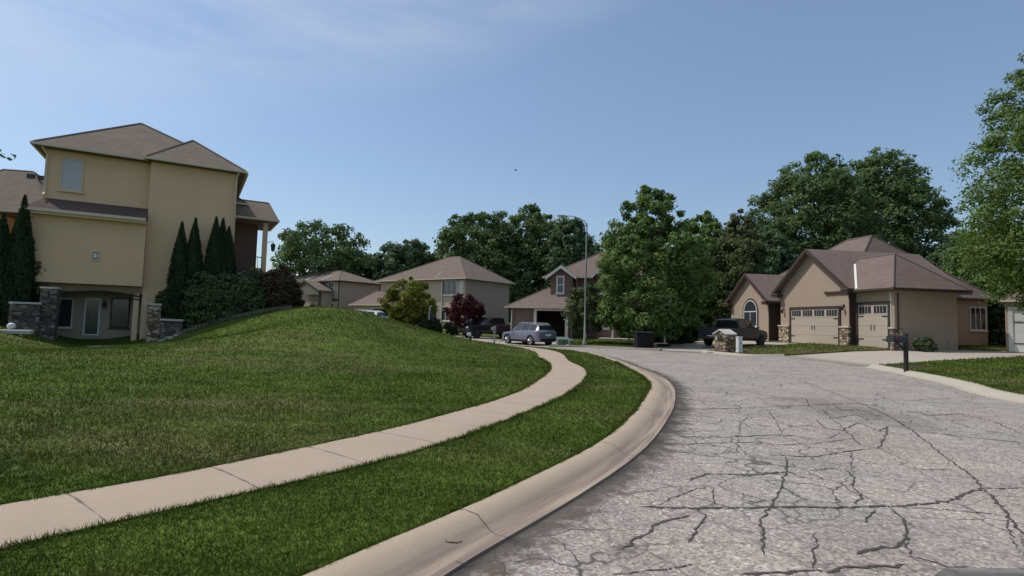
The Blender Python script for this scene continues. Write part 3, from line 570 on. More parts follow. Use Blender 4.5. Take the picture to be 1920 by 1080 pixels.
# ------------------------------------------------------------------ grass blades
def grass():
    N = 520000; d = np.exp(rng.uniform(math.log(1.9), math.log(45), N)); a = rng.uniform(-R(56), R(56), N)
    P = np.c_[d*np.sin(a), d*np.cos(a)]
    ok = (d > 0)
    for nm, poly in regions: ok &= ~pip(poly, P)
    # only next to what the picture shows
    P = P[ok]; d = d[ok]; far = np.zeros(len(P), bool)
    # ragged rows of longer blades leaning over the edges of the walk and the kerb
    EP = []
    for cur, sg in ((SL, -1), (SR, 1), (KI, -1)):
        q = resample(cur[(cur[:, 1] > 1.5) & (cur[:, 1] < 20)], 9000); t_ = np.gradient(q, axis=0); nn = np.c_[t_[:, 1], -t_[:, 0]]/np.hypot(t_[:, 0], t_[:, 1])[:, None]
        jit = np.interp(np.arange(9000), np.arange(0, 9000, 30), rng.uniform(-.02, .035, 300)); EP.append(q+nn*(sg*(.012-jit+rng.uniform(-.008, .03, 9000)))[:, None])
    EP = np.vstack(EP); P = np.vstack([P, EP]); d = np.r_[d, np.hypot(EP[:, 0], EP[:, 1])]; edge = np.r_[far, np.ones(len(EP), bool)]; n = len(P); z = Hn(P)+.095
    w = .0035+.0011*d; h = (.030+.0016*d)*rng.uniform(.55, 1.35, n); ang = rng.uniform(0, 2*math.pi, n)
    clump = np.sin(P[:, 0]*3.1+np.sin(P[:, 1]*2.3)*2)*np.sin(P[:, 1]*2.7+np.sin(P[:, 0]*1.9)*2)
    h *= 1+.22*clump; h[edge] *= 1.15
    lean = rng.normal(0, .55, (n, 2))*h[:, None]
    V = np.zeros((n, 3, 3)); dx = np.c_[np.cos(ang), np.sin(ang)]*w[:, None]/2
    V[:, 0, :2] = P-dx; V[:, 1, :2] = P+dx; V[:, 2, :2] = P+lean; V[:, 0, 2] = z; V[:, 1, 2] = z; V[:, 2, 2] = z+h
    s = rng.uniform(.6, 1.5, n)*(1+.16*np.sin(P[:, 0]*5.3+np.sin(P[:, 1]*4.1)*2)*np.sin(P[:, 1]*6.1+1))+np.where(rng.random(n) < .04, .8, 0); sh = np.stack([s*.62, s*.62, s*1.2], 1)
    o = np_mesh('grass', V.reshape(-1, 3), 3, 'blades', attr=sh.ravel()); o['kind'] = 'stuff'
    tag(o, 'short mown green grass covering the lawns and verge', 'grass')
grass()
# ------------------------------------------------------------------ trees
def limbs(mb, base, h, spread, r0_, n, rn, first=.35, crown_c=None):
    top = Vector(base)+Vector((rn.uniform(-.03, .03)*h, rn.uniform(-.03, .03)*h, h))
    mid = Vector(base).lerp(top, .5)+Vector((rn.uniform(-.02, .02)*h, rn.uniform(-.02, .02)*h, 0))
    b0 = Vector(base)-Vector((0, 0, .25))
    mb.tube([b0, Vector(base)+Vector((0, 0, .15)), mid, top], [r0_*1.35, r0_, r0_*.62, r0_*.15], 8)
    for i in range(n):
        t = first+(1-first)*(i+rn.random()*.6)/n*.85; p = Vector(base).lerp(top, t) if t > .5 else Vector(base).lerp(mid, t*2)
        a = i*2.4+rn.random(); L_ = spread*(1.1-.7*t)*rn.uniform(.75, 1.1); e = p+Vector((math.cos(a)*L_, math.sin(a)*L_, L_*rn.uniform(.35, .8)))
        m1 = p.lerp(e, .5)+Vector((0, 0, -L_*.08)); rr = r0_*(.45-.25*t)
        mb.tube([p, m1, e], [rr, rr*.6, rr*.2], 5)
        for j in range(2):
            b = a+rn.uniform(-.9, .9); q = m1+Vector((math.cos(b), math.sin(b), rn.uniform(.3, .9)))*L_*.5; mb.tube([m1, q], [rr*.45, rr*.12], 4)
def crown(seed, z0, z1, rx, ry, prof, nclump, nleaf, leaf, cr, inner=.45, flat=.75, droop=0., ctop=.55):
    g = np.random.default_rng(seed); hh = z1-z0
    t = g.random(nclump*3); pr = np.interp(t, [p[0] for p in prof], [p[1] for p in prof]); keep = g.random(len(t)) < (pr/max(p[1] for p in prof))**1.3+.04
    t = t[keep][:nclump]; pr = pr[keep][:nclump]; n = len(t); a = g.uniform(0, 2*np.pi, n)
    ph = g.uniform(0, 6.28, 6); wob = 1+.14*np.sin(2*a+ph[0]+3*t)+.10*np.sin(3*a+ph[1]+6*t)+.08*np.sin(5*a+ph[2]-9*t)
    rad = (inner+(1-inner)*np.sqrt(g.random(n)))*pr*wob
    c = np.c_[np.cos(a)*rad*rx, np.sin(a)*rad*ry, z0+t*hh+g.normal(0, .02, n)*hh]
    csz = cr*g.uniform(.6, 1.25, n)*(ctop+(1-ctop)*pr/max(p[1] for p in prof))
    d = g.normal(0, 1, (n, nleaf, 3)); d /= np.linalg.norm(d, axis=2, keepdims=True); rr_ = g.random((n, nleaf))**(1/2.2)
    off = d*rr_[..., None]*csz[:, None, None]; off[..., 2] *= flat
    if droop: off[..., 2] -= droop*(off[..., 0]**2+off[..., 1]**2)/np.maximum(csz[:, None], .1)
    p = (c[:, None, :]+off).reshape(-1, 3); m = len(p)
    out = (d + np.array([0, 0, .55]) + .5*(c/np.maximum(np.linalg.norm(c*[1, 1, 0], axis=1, keepdims=True), .1)*[1, 1, 0])[:, None, :]).reshape(-1, 3)
    nr = out+g.normal(0, .75, (m, 3)); nr /= np.linalg.norm(nr, axis=1, keepdims=True)
    u = np.cross(nr, g.normal(0, 1, (m, 3))); u /= np.linalg.norm(u, axis=1, keepdims=True); v = np.cross(nr, u)
    sz = leaf*g.uniform(.6, 1.35, m); u *= sz[:, None]; v *= sz[:, None]*.55
    V = np.stack([p-u, p-v*.9+u*.1, p+u, p+v], 1)
    cs = g.random(n)*.6; sh = np.clip(np.repeat(cs, nleaf)+g.uniform(0, .4, m), 0, 1)
    return V.reshape(-1, 3), np.repeat(sh, 4)
ROUND = [(0, .35), (.12, .72), (.35, 1), (.6, .98), (.8, .75), (.93, .45), (1, .12)]
OVAL = [(0, .5), (.1, .8), (.3, 1), (.55, .85), (.78, .55), (.93, .3), (1, .1)]
DOME = [(0, .8), (.2, 1), (.5, .97), (.75, .78), (.9, .5), (1, .15)]
CONE = [(0, .85), (.08, 1), (.3, .95), (.6, .72), (.85, .35), (1, .05)]
def tree(name, label, x, y, h, w, z0f, leafm, seed, prof=ROUND, ncl=220, nl=45, leaf=.22, cr=.9, trunk=.16, group=None, bark='bark', inner=.45, cat='tree', nlimb=9, flat=.75, dpt=None, zb=None, ctop=.55):
    z = L(x, y) if zb is None else zb
    e = empty(name, (x, y, z), 0, label, cat, group); rn = random.Random(seed)
    mb = MB(); limbs(mb, (0, 0, 0), h*(.88 if nlimb > 4 else .7), w*(.42 if nlimb > 4 else .1), trunk, nlimb, rn, first=max(.12, z0f)); mb.build('trunk', bark, e, smooth=60)
    V, sh = crown(seed, h*z0f, h, w/2, (dpt or w)/2, prof, ncl, nl, leaf, cr, inner, flat, 0., ctop)
    np_mesh('crown', V, 4, leafm, e, sh); return e
def cone_crown(seed, h, w, prof, n, leaf):
    g = np.random.default_rng(seed); t = g.random(n*3); pr = np.interp(t, [p[0] for p in prof], [p[1] for p in prof]); k = g.random(n*3) < pr+.05; t = t[k][:n]; pr = pr[k][:n]; n = len(t)
    a = g.uniform(0, 6.283, n); lump = 1+.10*np.sin(4*a+9*t)+.07*np.sin(7*a-17*t+1)+.05*np.sin(11*a+31*t); rr = (pr*w/2+.01)*lump*np.where(g.random(n) < .8, g.uniform(.82, 1.03, n), g.uniform(.3, .8, n))
    c = np.c_[np.cos(a)*rr, np.sin(a)*rr, t*h]; rad = np.c_[np.cos(a), np.sin(a), np.zeros(n)]
    u = np.array([0, 0, 1.])+rad*.35+g.normal(0, .28, (n, 3)); u /= np.linalg.norm(u, axis=1, keepdims=True); v = np.cross(u, rad+g.normal(0, .6, (n, 3))); v /= np.linalg.norm(v, axis=1, keepdims=True)
    sz = leaf*g.uniform(.6, 1.3, n)[:, None]; V = np.stack([c-u*sz, c-v*sz*.45, c+u*sz, c+v*sz*.45], 1); sh = np.clip(.3+.3*np.sin(4*a+9*t)+g.uniform(-.3, .4, n), 0, 1)
    return V.reshape(-1, 3), np.repeat(sh, 4)
def px_tree(name, label, pxc, ytop, ybase_px, Y, wpx, **k):
    if Y > 55: k['ncl'] = int(k['ncl']*1.9); k['cr'] *= .95; k['leaf'] *= .82; k['inner'] = .3   # from the picture: centre, top, width in pixels at distance Y
    p = at(pxc, ytop, Y); zb = L(p.x, p.y); h = p.z-zb; w = wpx/1000*Y
    return tree(name, label, p.x, p.y, h, w, **k)
GB = 'tall trees behind the houses'
px_tree('shade_tree', 'open crowned dark tree rising behind the far grey house', 606, 418, 0, 78, 165, z0f=.30, leafm='leaf_dark', seed=11, prof=[(0, .45), (.2, .85), (.5, 1), (.75, .9), (.92, .6), (1, .2)], ncl=150, nl=60, leaf=.30, cr=1.25, trunk=.45, group=GB, inner=.35, nlimb=14)
px_tree('shade_tree', 'low dark tree between the open crowned tree and the house with a yellow tree', 668, 470, 0, 84, 100, z0f=.15, leafm='leaf_deep', seed=12, ncl=130, nl=60, leaf=.36, cr=1.3, trunk=.3, group=GB)
px_tree('shade_tree', 'dark tree rising left of the hipped roof behind the yellow green tree', 765, 449, 0, 82, 120, z0f=.12, leafm='leaf_deep', seed=13, ncl=170, nl=60, leaf=.36, cr=1.3, trunk=.35, group=GB)
px_tree('shade_tree', 'tall domed dark tree behind the right slope of the hipped roof', 900, 400, 0, 86, 190, z0f=.1, leafm='leaf_dark', seed=14, prof=DOME, ncl=300, nl=60, leaf=.36, cr=1.35, trunk=.5, group=GB)
px_tree('shade_tree', 'tallest of the domed trees above the black truck and blue car', 985, 393, 0, 90, 190, z0f=.08, leafm='leaf_dark', seed=15, prof=DOME, ncl=320, nl=60, leaf=.38, cr=1.4, trunk=.5, group=GB)
px_tree('shade_tree', 'dark tree just left of the street lamp pole behind the gabled house', 1070, 408, 0, 84, 110, z0f=.08, leafm='leaf_deep', seed=16, prof=DOME, ncl=220, nl=55, leaf=.36, cr=1.2, trunk=.4, group=GB)
px_tree('shade_tree', 'dark tree filling the gap between lamp pole and big roadside maple', 1130, 455, 0, 92, 100, z0f=.05, leafm='leaf_deep', seed=17, prof=DOME, ncl=160, nl=55, leaf=.38, cr=1.2, trunk=.4, group=GB)
px_tree('shade_tree', 'mid green tree just right of the big roadside maple', 1318, 403, 0, 66, 130, z0f=.03, leafm='leaf_mid', seed=18, prof=DOME, ncl=260, nl=60, leaf=.27, cr=1.0, trunk=.35, group=GB)
px_tree('shade_tree', 'tree behind the dark pickup left of the small gable', 1390, 400, 0, 62, 110, z0f=.02, leafm='leaf_olive', seed=19, prof=DOME, ncl=260, nl=60, leaf=.25, cr=.95, trunk=.35, group=GB)
px_tree('shade_tree', 'huge dark tree above the arched window gable', 1520, 294, 0, 66, 200, z0f=.15, leafm='leaf_dark', seed=20, prof=ROUND, ncl=380, nl=65, leaf=.26, cr=1.15, trunk=.55, group=GB)
px_tree('shade_tree', 'huge dark tree above the peak of the large garage roof', 1652, 286, 0, 70, 185, z0f=.15, leafm='leaf_dark', seed=21, prof=ROUND, ncl=380, nl=65, leaf=.28, cr=1.2, trunk=.55, group=GB)
px_tree('shade_tree', 'lower dark tree behind the small arched window gable', 1440, 425, 0, 60, 110, z0f=.02, leafm='leaf_deep', seed=22, prof=DOME, ncl=220, nl=60, leaf=.25, cr=.95, trunk=.35, group=GB)
px_tree('shade_tree', 'dark tree in shade behind the right end of the garage house roof', 1800, 440, 0, 58, 120, z0f=.02, leafm='leaf_deep', seed=23, prof=DOME, ncl=240, nl=60, leaf=.25, cr=.95, trunk=.35, group=GB)
px_tree('shade_tree', 'low tree peeking over the garage house roof beside the sky gap', 1725, 475, 0, 66, 110, z0f=.02, leafm='leaf_dark', seed=24, prof=DOME, ncl=160, nl=55, leaf=.27, cr=.95, trunk=.35, group=GB)
px_tree('shade_tree', 'dark tree behind the brown gabled house and big roadside maple', 1215, 430, 0, 88, 150, z0f=.03, leafm='leaf_deep', seed=25, prof=DOME, ncl=200, nl=55, leaf=.38, cr=1.3, trunk=.4, group=GB)
# a far wood that reads as one mass behind everything
def wood():
    Vs = []; Ss = []
    for i in range(46):
        a = R(-50+i*100/45); Rr = 150+rng.uniform(-10, 10); hh = rng.uniform(9, 13)
        V, sh = crown(400+i, .5, hh, 8, 8, DOME, 60, 28, .7, 2.2)
        V = V+np.array([math.sin(a)*Rr, math.cos(a)*Rr, .3]); Vs.append(V); Ss.append(sh)
    o = np_mesh('woodland', np.vstack(Vs), 4, 'leaf_deep', attr=np.concatenate(Ss)); tag(o, 'far dark green woodland behind all the houses', 'woodland', kind='stuff')
wood()
px_tree('maple_tree', 'big dense green maple standing behind the black bin', 1220, 358, 0, 38, 192, z0f=.07, leafm='leaf_mid', seed=31, prof=[(0, .55), (.1, .9), (.3, 1), (.5, .93), (.68, .72), (.82, .5), (.93, .42), (1, .15)], ncl=560, nl=75, leaf=.135, cr=.62, trunk=.17, bark='bark_l', inner=.4)
px_tree('ornamental_tree', 'small yellow green tree in front of the hipped house', 772, 521, 0, 51, 86, z0f=.14, leafm='leaf_yellow', seed=32, prof=ROUND, ncl=170, nl=60, leaf=.15, cr=.48, trunk=.09)
px_tree('ornamental_tree', 'small dark red tree beside the black truck', 871, 550, 0, 49, 60, z0f=.22, leafm='leaf_red', seed=33, prof=[(0, .3), (.2, .8), (.5, 1), (.75, .85), (1, .3)], ncl=120, nl=60, leaf=.13, cr=.42, trunk=.07)
px_tree('ornamental_tree', 'small dark tree behind the street lamp in front of the brown house', 1100, 535, 0, 41, 82, z0f=.16, leafm='leaf_shrub', seed=34, prof=ROUND, ncl=150, nl=60, leaf=.12, cr=.42, trunk=.08)
# right-hand tree, trunk outside the frame
pr_ = at(2015, 40, 25)
tree('maple_tree', 'tall bright green tree reaching in from the right edge of the photo', pr_.x-.05, 25, 16.0, 8.9, .155, 'leaf_bright', 35, [(0, .45), (.08, .8), (.2, 1), (.35, .95), (.55, .82), (.75, .62), (.9, .35), (1, .1)], 900, 85, .085, .62, .25, None, 'bark_l', .45)
px_tree('shade_tree', 'shaded green tree under the tall right edge tree', 1850, 425, 0, 50, 130, z0f=.2, leafm='leaf_mid', seed=36, prof=DOME, ncl=200, nl=70, leaf=.16, cr=.8, trunk=.2)
# young tree just outside the left edge; one twig reaches in
def left_tree():
    e = empty('young_tree', (-7.5, 5.1, L(-7.5, 5.1)), 0, 'young tree whose leafy twig pokes in at the left edge of the sky', 'tree')
    mb = MB(); rn = random.Random(5); limbs(mb, (0, 0, 0), 4.2, 1.2, .06, 7, rn)
    tip = at(3, 290, 6); z = e.location.z; tl = (tip.x+7.5, 6-5.1, tip.z-z); mb.tube([(0, 0, 2.4), (tl[0]*.5, tl[1]*.5, 2.75), tl], [.03, .018, .006], 5); mb.build('trunk', 'bark', e, 60)
    V, sh = crown(77, 2.3, 5.0, 1.0, 1.0, ROUND, 60, 40, .05, .3)
    V2_, sh2 = crown(78, -.12, .12, .10, .10, ROUND, 6, 7, .034, .06); V2_ = V2_+np.array(tl)
    np_mesh('crown', np.vstack([V, V2_]), 4, 'leaf_deep', e, np.concatenate([sh, sh2]))
left_tree()
def shrub(label, x, y, w, d, h, leafm='leaf_shrub', seed=1, leaf=.09, ncl=70, nl=60, prof=DOME, name='shrub', cat='shrub', group=None, cr=None, z=None):
    zz = L(x, y) if z is None else z
    e = empty(name, (x, y, zz), 0, label, cat, group); rn = random.Random(seed)
    mb = MB()
    for i in range(7):
        a = i*.9; mb.tube([(0, 0, -.05), (math.cos(a)*w*.14, math.sin(a)*d*.14, h*.35), (math.cos(a)*w*.3, math.sin(a)*d*.3, h*.72)], [.03, .02, .008], 4)
    mb.build('stem', 'bark', e)
    V, sh = crown(seed+900, 0.02, h, w/2, d/2, prof, ncl, nl, leaf, cr or min(w, h)*.2, .35); np_mesh('foliage', V, 4, leafm, e, sh); return e
# ------------------------------------------------------------------ house kit
class House:
    def __init__(s, name, label, A, B, z0, group='houses around the street'):
        A = Vector(A); B = Vector(B); s.rz = math.atan2(B.y-A.y, B.x-A.x); s.len = (B-A).length
        s.A = A; s.z0 = z0; s.o = empty(name, (A.x, A.y, z0), s.rz, label, 'house', group)
        s.u = (B-A).normalized(); s.v = Vector((-s.u.y, s.u.x))
    def part(s, name, m, fn, parent=None, **k):
        mb = MB(); fn(mb); return mb.build(name, m, parent or s.o, **k)
    def wall(s, m, *boxes, name='wall'):
        mb = MB()
        for b in boxes: mb.box(*b)
        return mb.build(name, m, s.o)
    def P(s, px, py, Y0=0.0):       # where the line of sight through a pixel meets the local plane y = Y0 -> local (x, z)
        d = ray(px, py); o = s.A+s.v*Y0; c = Vector((0, 0)); det = d.x*(-s.u.y)+s.u.x*d.y
        t = (o.x*(-s.u.y)+s.u.x*o.y)/det; return (Vector((d.x*t, d.y*t))-o).dot(s.u), CAMZ+d.z*t-s.z0
    def Q(s, px, py, X0):           # the same for the local plane x = X0 -> local (y, z)
        d = ray(px, py); o = s.A+s.u*X0; det = d.x*(-s.v.y)+s.v.x*d.y
        t = (o.x*(-s.v.y)+s.v.x*o.y)/det; return (Vector((d.x*t, d.y*t))-o).dot(s.v), CAMZ+d.z*t-s.z0
def hip(H_, x0, x1, y0, y1, ze, ra, rb, m, over=.35, fas=.16, gut='trim_tan', name='roof', gutter=True):
    x0 -= over; x1 += over; y0 -= over; y1 += over; a = Vector(ra); b = Vector(rb); mb = MB()
    c = [(x0, y0, ze), (x1, y0, ze), (x1, y1, ze), (x0, y1, ze)]; lo = [(p[0], p[1], ze-.04) for p in c]
    alongx = abs(a.x-b.x) >= abs(a.y-b.y)
    vs = c+[tuple(a), tuple(b)]+lo
    if alongx: f = [(0, 1, 5, 4), (1, 2, 5), (2, 3, 4, 5), (3, 0, 4)]
    else: f = [(0, 1, 4), (1, 2, 5, 4), (2, 3, 5), (3, 0, 4, 5)]
    f += [(6, 7, 1, 0), (7, 8, 2, 1), (8, 9, 3, 2), (9, 6, 0, 3), (9, 8, 7, 6)]
    mb.add(vs, f); ro = mb.build(name, m, H_.o)
    fb = MB(); q = .06; zt = ze-.041; zb_ = ze-fas
    fb.box(x0+q, x1-q, y0+q, y1-q, zb_, zt); fb.build('soffit', 'soffit', H_.o)
    if gutter:
        g = MB(); w = .10; zt = ze-.01; zb2 = ze-.13
        g.box(x0-w, x1+w, y0-w, y0-.003, zb2, zt); g.box(x0-w, x1+w, y1+.003, y1+w, zb2, zt); g.box(x0-w, x0-.003, y0, y1, zb2, zt); g.box(x1+.003, x1+w, y0, y1, zb2, zt)
        g.build('gutter', gut, H_.o)
    # ridge caps
    rc = MB()
    cc = [Vector(p) for p in c]
    ends = [(cc[0], a), (cc[1], a if not alongx else b), (cc[2], b), (cc[3], b if not alongx else a)]
    for p, q_ in ends:
        if (p-q_).length > .2: rc.tube([p+Vector((0, 0, .01)), q_+Vector((0, 0, .02))], .05, 4)
    if (a-b).length > .2: rc.tube([a, b], .06, 4)
    rc.build('ridge_cap', m, ro)
    return ro
def gable(H_, x0, x1, y0, y1, ze, zr, m, over=.35, wallm=None, th=.16, fascia='trim_brown', front_only=True):
    # ridge runs along y, gable triangle faces -y
    xm = (x0+x1)/2; sl_p = (zr-ze)/((x1-x0)/2+over); a0 = x0-over; a1 = x1+over; f0 = y0-over
    mb = MB()
    for sgn, xa in ((-1, a0), (1, a1)):
        mb.poly([(xa, f0, ze), (xm, f0, zr), (xm, f0, zr-th), (xa, f0, ze-th)], (0, y1-f0, 0))
    ro = mb.build('roof', m, H_.o)
    fb = MB()
    for xa in (a0, a1):
        dx = .05 if xa > xm else -.05
        fb.poly([(xa+dx, f0-.05, ze+.02), (xm, f0-.05, zr+.05), (xm, f0-.05, zr-.24), (xa+dx, f0-.05, ze-.24)], (0, .05-.003, 0))
    fb.build('bargeboard', fascia, H_.o)
    if wallm:
        s1 = (zr-ze)/((a1-a0)/2); zt = zr-th-.03; zb_ = ze+s1*over-th-.03
        mb = MB(); mb.poly([(x0+.002, y0-.003, ze-.5), (x1-.002, y0-.003, ze-.5), (x1-.002, y0-.003, zb_), (xm, y0-.003, zt), (x0+.002, y0-.003, zb_)], (0, .25, 0)); mb.build('gable_wall', wallm, H_.o)
    return ro
def window(H_, o, u, w, h, m='glass', fr='trim_white', nx=2, ny=1, fw=.08, arch=0, surround=None, sill=True, depth=.05):
    o = Vector(o); u = Vector((u[0], u[1], 0)).normalized(); n = Vector((u.y, -u.x, 0)); up = Vector((0, 0, 1))
    def slab(mb, a0, a1, z0, z1, d0, d1):
        mb.poly([o+u*a0+up*z0+n*d0, o+u*a1+up*z0+n*d0, o+u*a1+up*z1+n*d0, o+u*a0+up*z1+n*d0], n*(d1-d0))
    mb = MB()
    if arch:
        k = 14; pts = [o+n*.01, o+u*w+n*.01]+[o+u*(w/2+w/2*math.cos(math.pi*i/k))+up*(h+arch*math.sin(math.pi*i/k))+n*.01 for i in range(k+1)]
        mb.poly(pts, n*.012)
    else: slab(mb, 0, w, 0, h, .008, .022)
    win = mb.build('window', m, H_.o)
    f = MB(); slab(f, -fw, 0, -fw, h+(0 if arch else fw), .002, depth); slab(f, w, w+fw, -fw, h+(0 if arch else fw), .002, depth); slab(f, 0, w, -fw, 0, .002, depth)
    slab(f, 0, w, h-(fw/2 if arch else 0), h+(fw/2 if arch else fw), .002, depth-.004)
    for i in range(1, nx): slab(f, w*i/nx-fw*.3, w*i/nx+fw*.3, 0.001, h-.001-(fw/2 if arch else 0), .024, depth-.008)
    for i in range(1, ny): slab(f, 0.001, w-.001, h*i/ny-fw*.25, h*i/ny+fw*.25, .024, depth-.012)
    if arch:
        k = 14
        for i in range(k):
            a = math.pi*i/k; b = math.pi*(i+1)/k; P = []
            for (t, e) in ((a, 0), (b, 0), (b, fw), (a, fw)): P.append(o+u*(w/2+(w/2+e)*math.cos(t))+up*(h+(arch+e)*math.sin(t))+n*.002)
            f.poly(P, n*(depth-.002))
    f.build('frame', fr, win)
    if surround:
        s_ = MB(); e = .14
        slab(s_, -fw-e, -fw-.002, -fw, h, 0, .035); slab(s_, w+fw+.002, w+fw+e, -fw, h, 0, .035)
        if arch:
            k = 14
            for i in range(k):
                a = math.pi*i/k; b = math.pi*(i+1)/k; P = []
                for (t, ee) in ((a, fw+.002), (b, fw+.002), (b, fw+e), (a, fw+e)): P.append(o+u*(w/2+(w/2+ee)*math.cos(t))+up*(h+(arch+ee)*math.sin(t)))
                s_.poly(P, n*.035)
        else: slab(s_, -fw-e, w+fw+e, h+fw+.002, h+fw+e, 0, .035)
        s_.build('surround', surround, win)
    if sill:
        s_ = MB(); slab(s_, -fw-.06, w+fw+.06, -fw-.07, -fw-.002, 0, .10); s_.build('sill', fr, win)
    return win
def garage_door(H_, x0, x1, z0, z1, y, m='door_tan', fr='trim_brown', lights=4, fw=.16, hardware=True, lightm='glass', rows=4):
    mb = MB(); hgt = (z1-z0)/rows
    for i in range(rows): mb.box(x0, x1, y-.03, y+.02, z0+i*hgt+.008, z0+(i+1)*hgt-.006)
    mb.box(x0+.01, x1-.01, y-.015, y+.03, z0, z1-.002)
    d = mb.build('garage_door', m, H_.o, bevel=.004)
    if lights:
        g = MB(); w = (x1-x0)/lights
        for i in range(lights): g.box(x0+i*w+w*.1, x0+(i+1)*w-w*.1, y-.045, y-.031, z1-hgt*.80, z1-hgt*.15)
        g.build('door_window', lightm, d)
        k = MB()
        for i in range(lights):
            a = x0+i*w+w*.1; b = x0+(i+1)*w-w*.1
            for j in range(1, 4): k.box(a+(b-a)*j/4-.015, a+(b-a)*j/4+.015, y-.055, y-.046, z1-hgt*.79, z1-hgt*.16)
        k.build('muntin', m, d)
    if hardware:
        k = MB(); xm = (x0+x1)/2
        for s_ in (-1, 1): k.box(xm+s_*.12-.02, xm+s_*.12+.02, y-.06, y-.031, z0+hgt*1.6, z0+hgt*2.1)
        for zz in (z0+.45, z0+hgt*3-.1):
            k.box(x0+.03, x0+.42, y-.05, y-.031, zz, zz+.06); k.box(x1-.42, x1-.03, y-.05, y-.031, zz, zz+.06)
        k.build('door_hardware', 'metal_dark', d)
    f = MB(); f.box(x0-fw, x0-.002, y-.07, y+.03, z0, z1+.002); f.box(x1+.002, x1+fw, y-.07, y+.03, z0, z1+.002); f.box(x0-fw, x1+fw, y-.07, y+.03, z1+.004, z1+fw)
    f.build('door_frame', fr, H_.o)
    return d
def downspout(H_, x, y, z0, z1, m='trim_tan', top=(0, .3)):
    mb = MB(); mb.tube([(x+top[0], y-top[1], z1), (x, y-.05, z1-.35), (x, y-.05, z0+.25), (x, y-.3, z0+.08)], .05, 6); mb.build('downspout', m, H_.o)
def wall_lamp(H_, x, y, z):
    mb = MB(); mb.box(x-.06, x+.06, y-.04, y, z-.05, z+.1); mb.tube([(x, y-.03, z+.08), (x, y-.16, z+.14), (x, y-.16, z)], .015, 5); mb.tube([(x, y-.16, z+.02), (x, y-.16, z-.08), (x, y-.16, z-.28)], [.03, .10, .06], 6); mb.build('wall_lamp', 'metal_dark', H_.o)
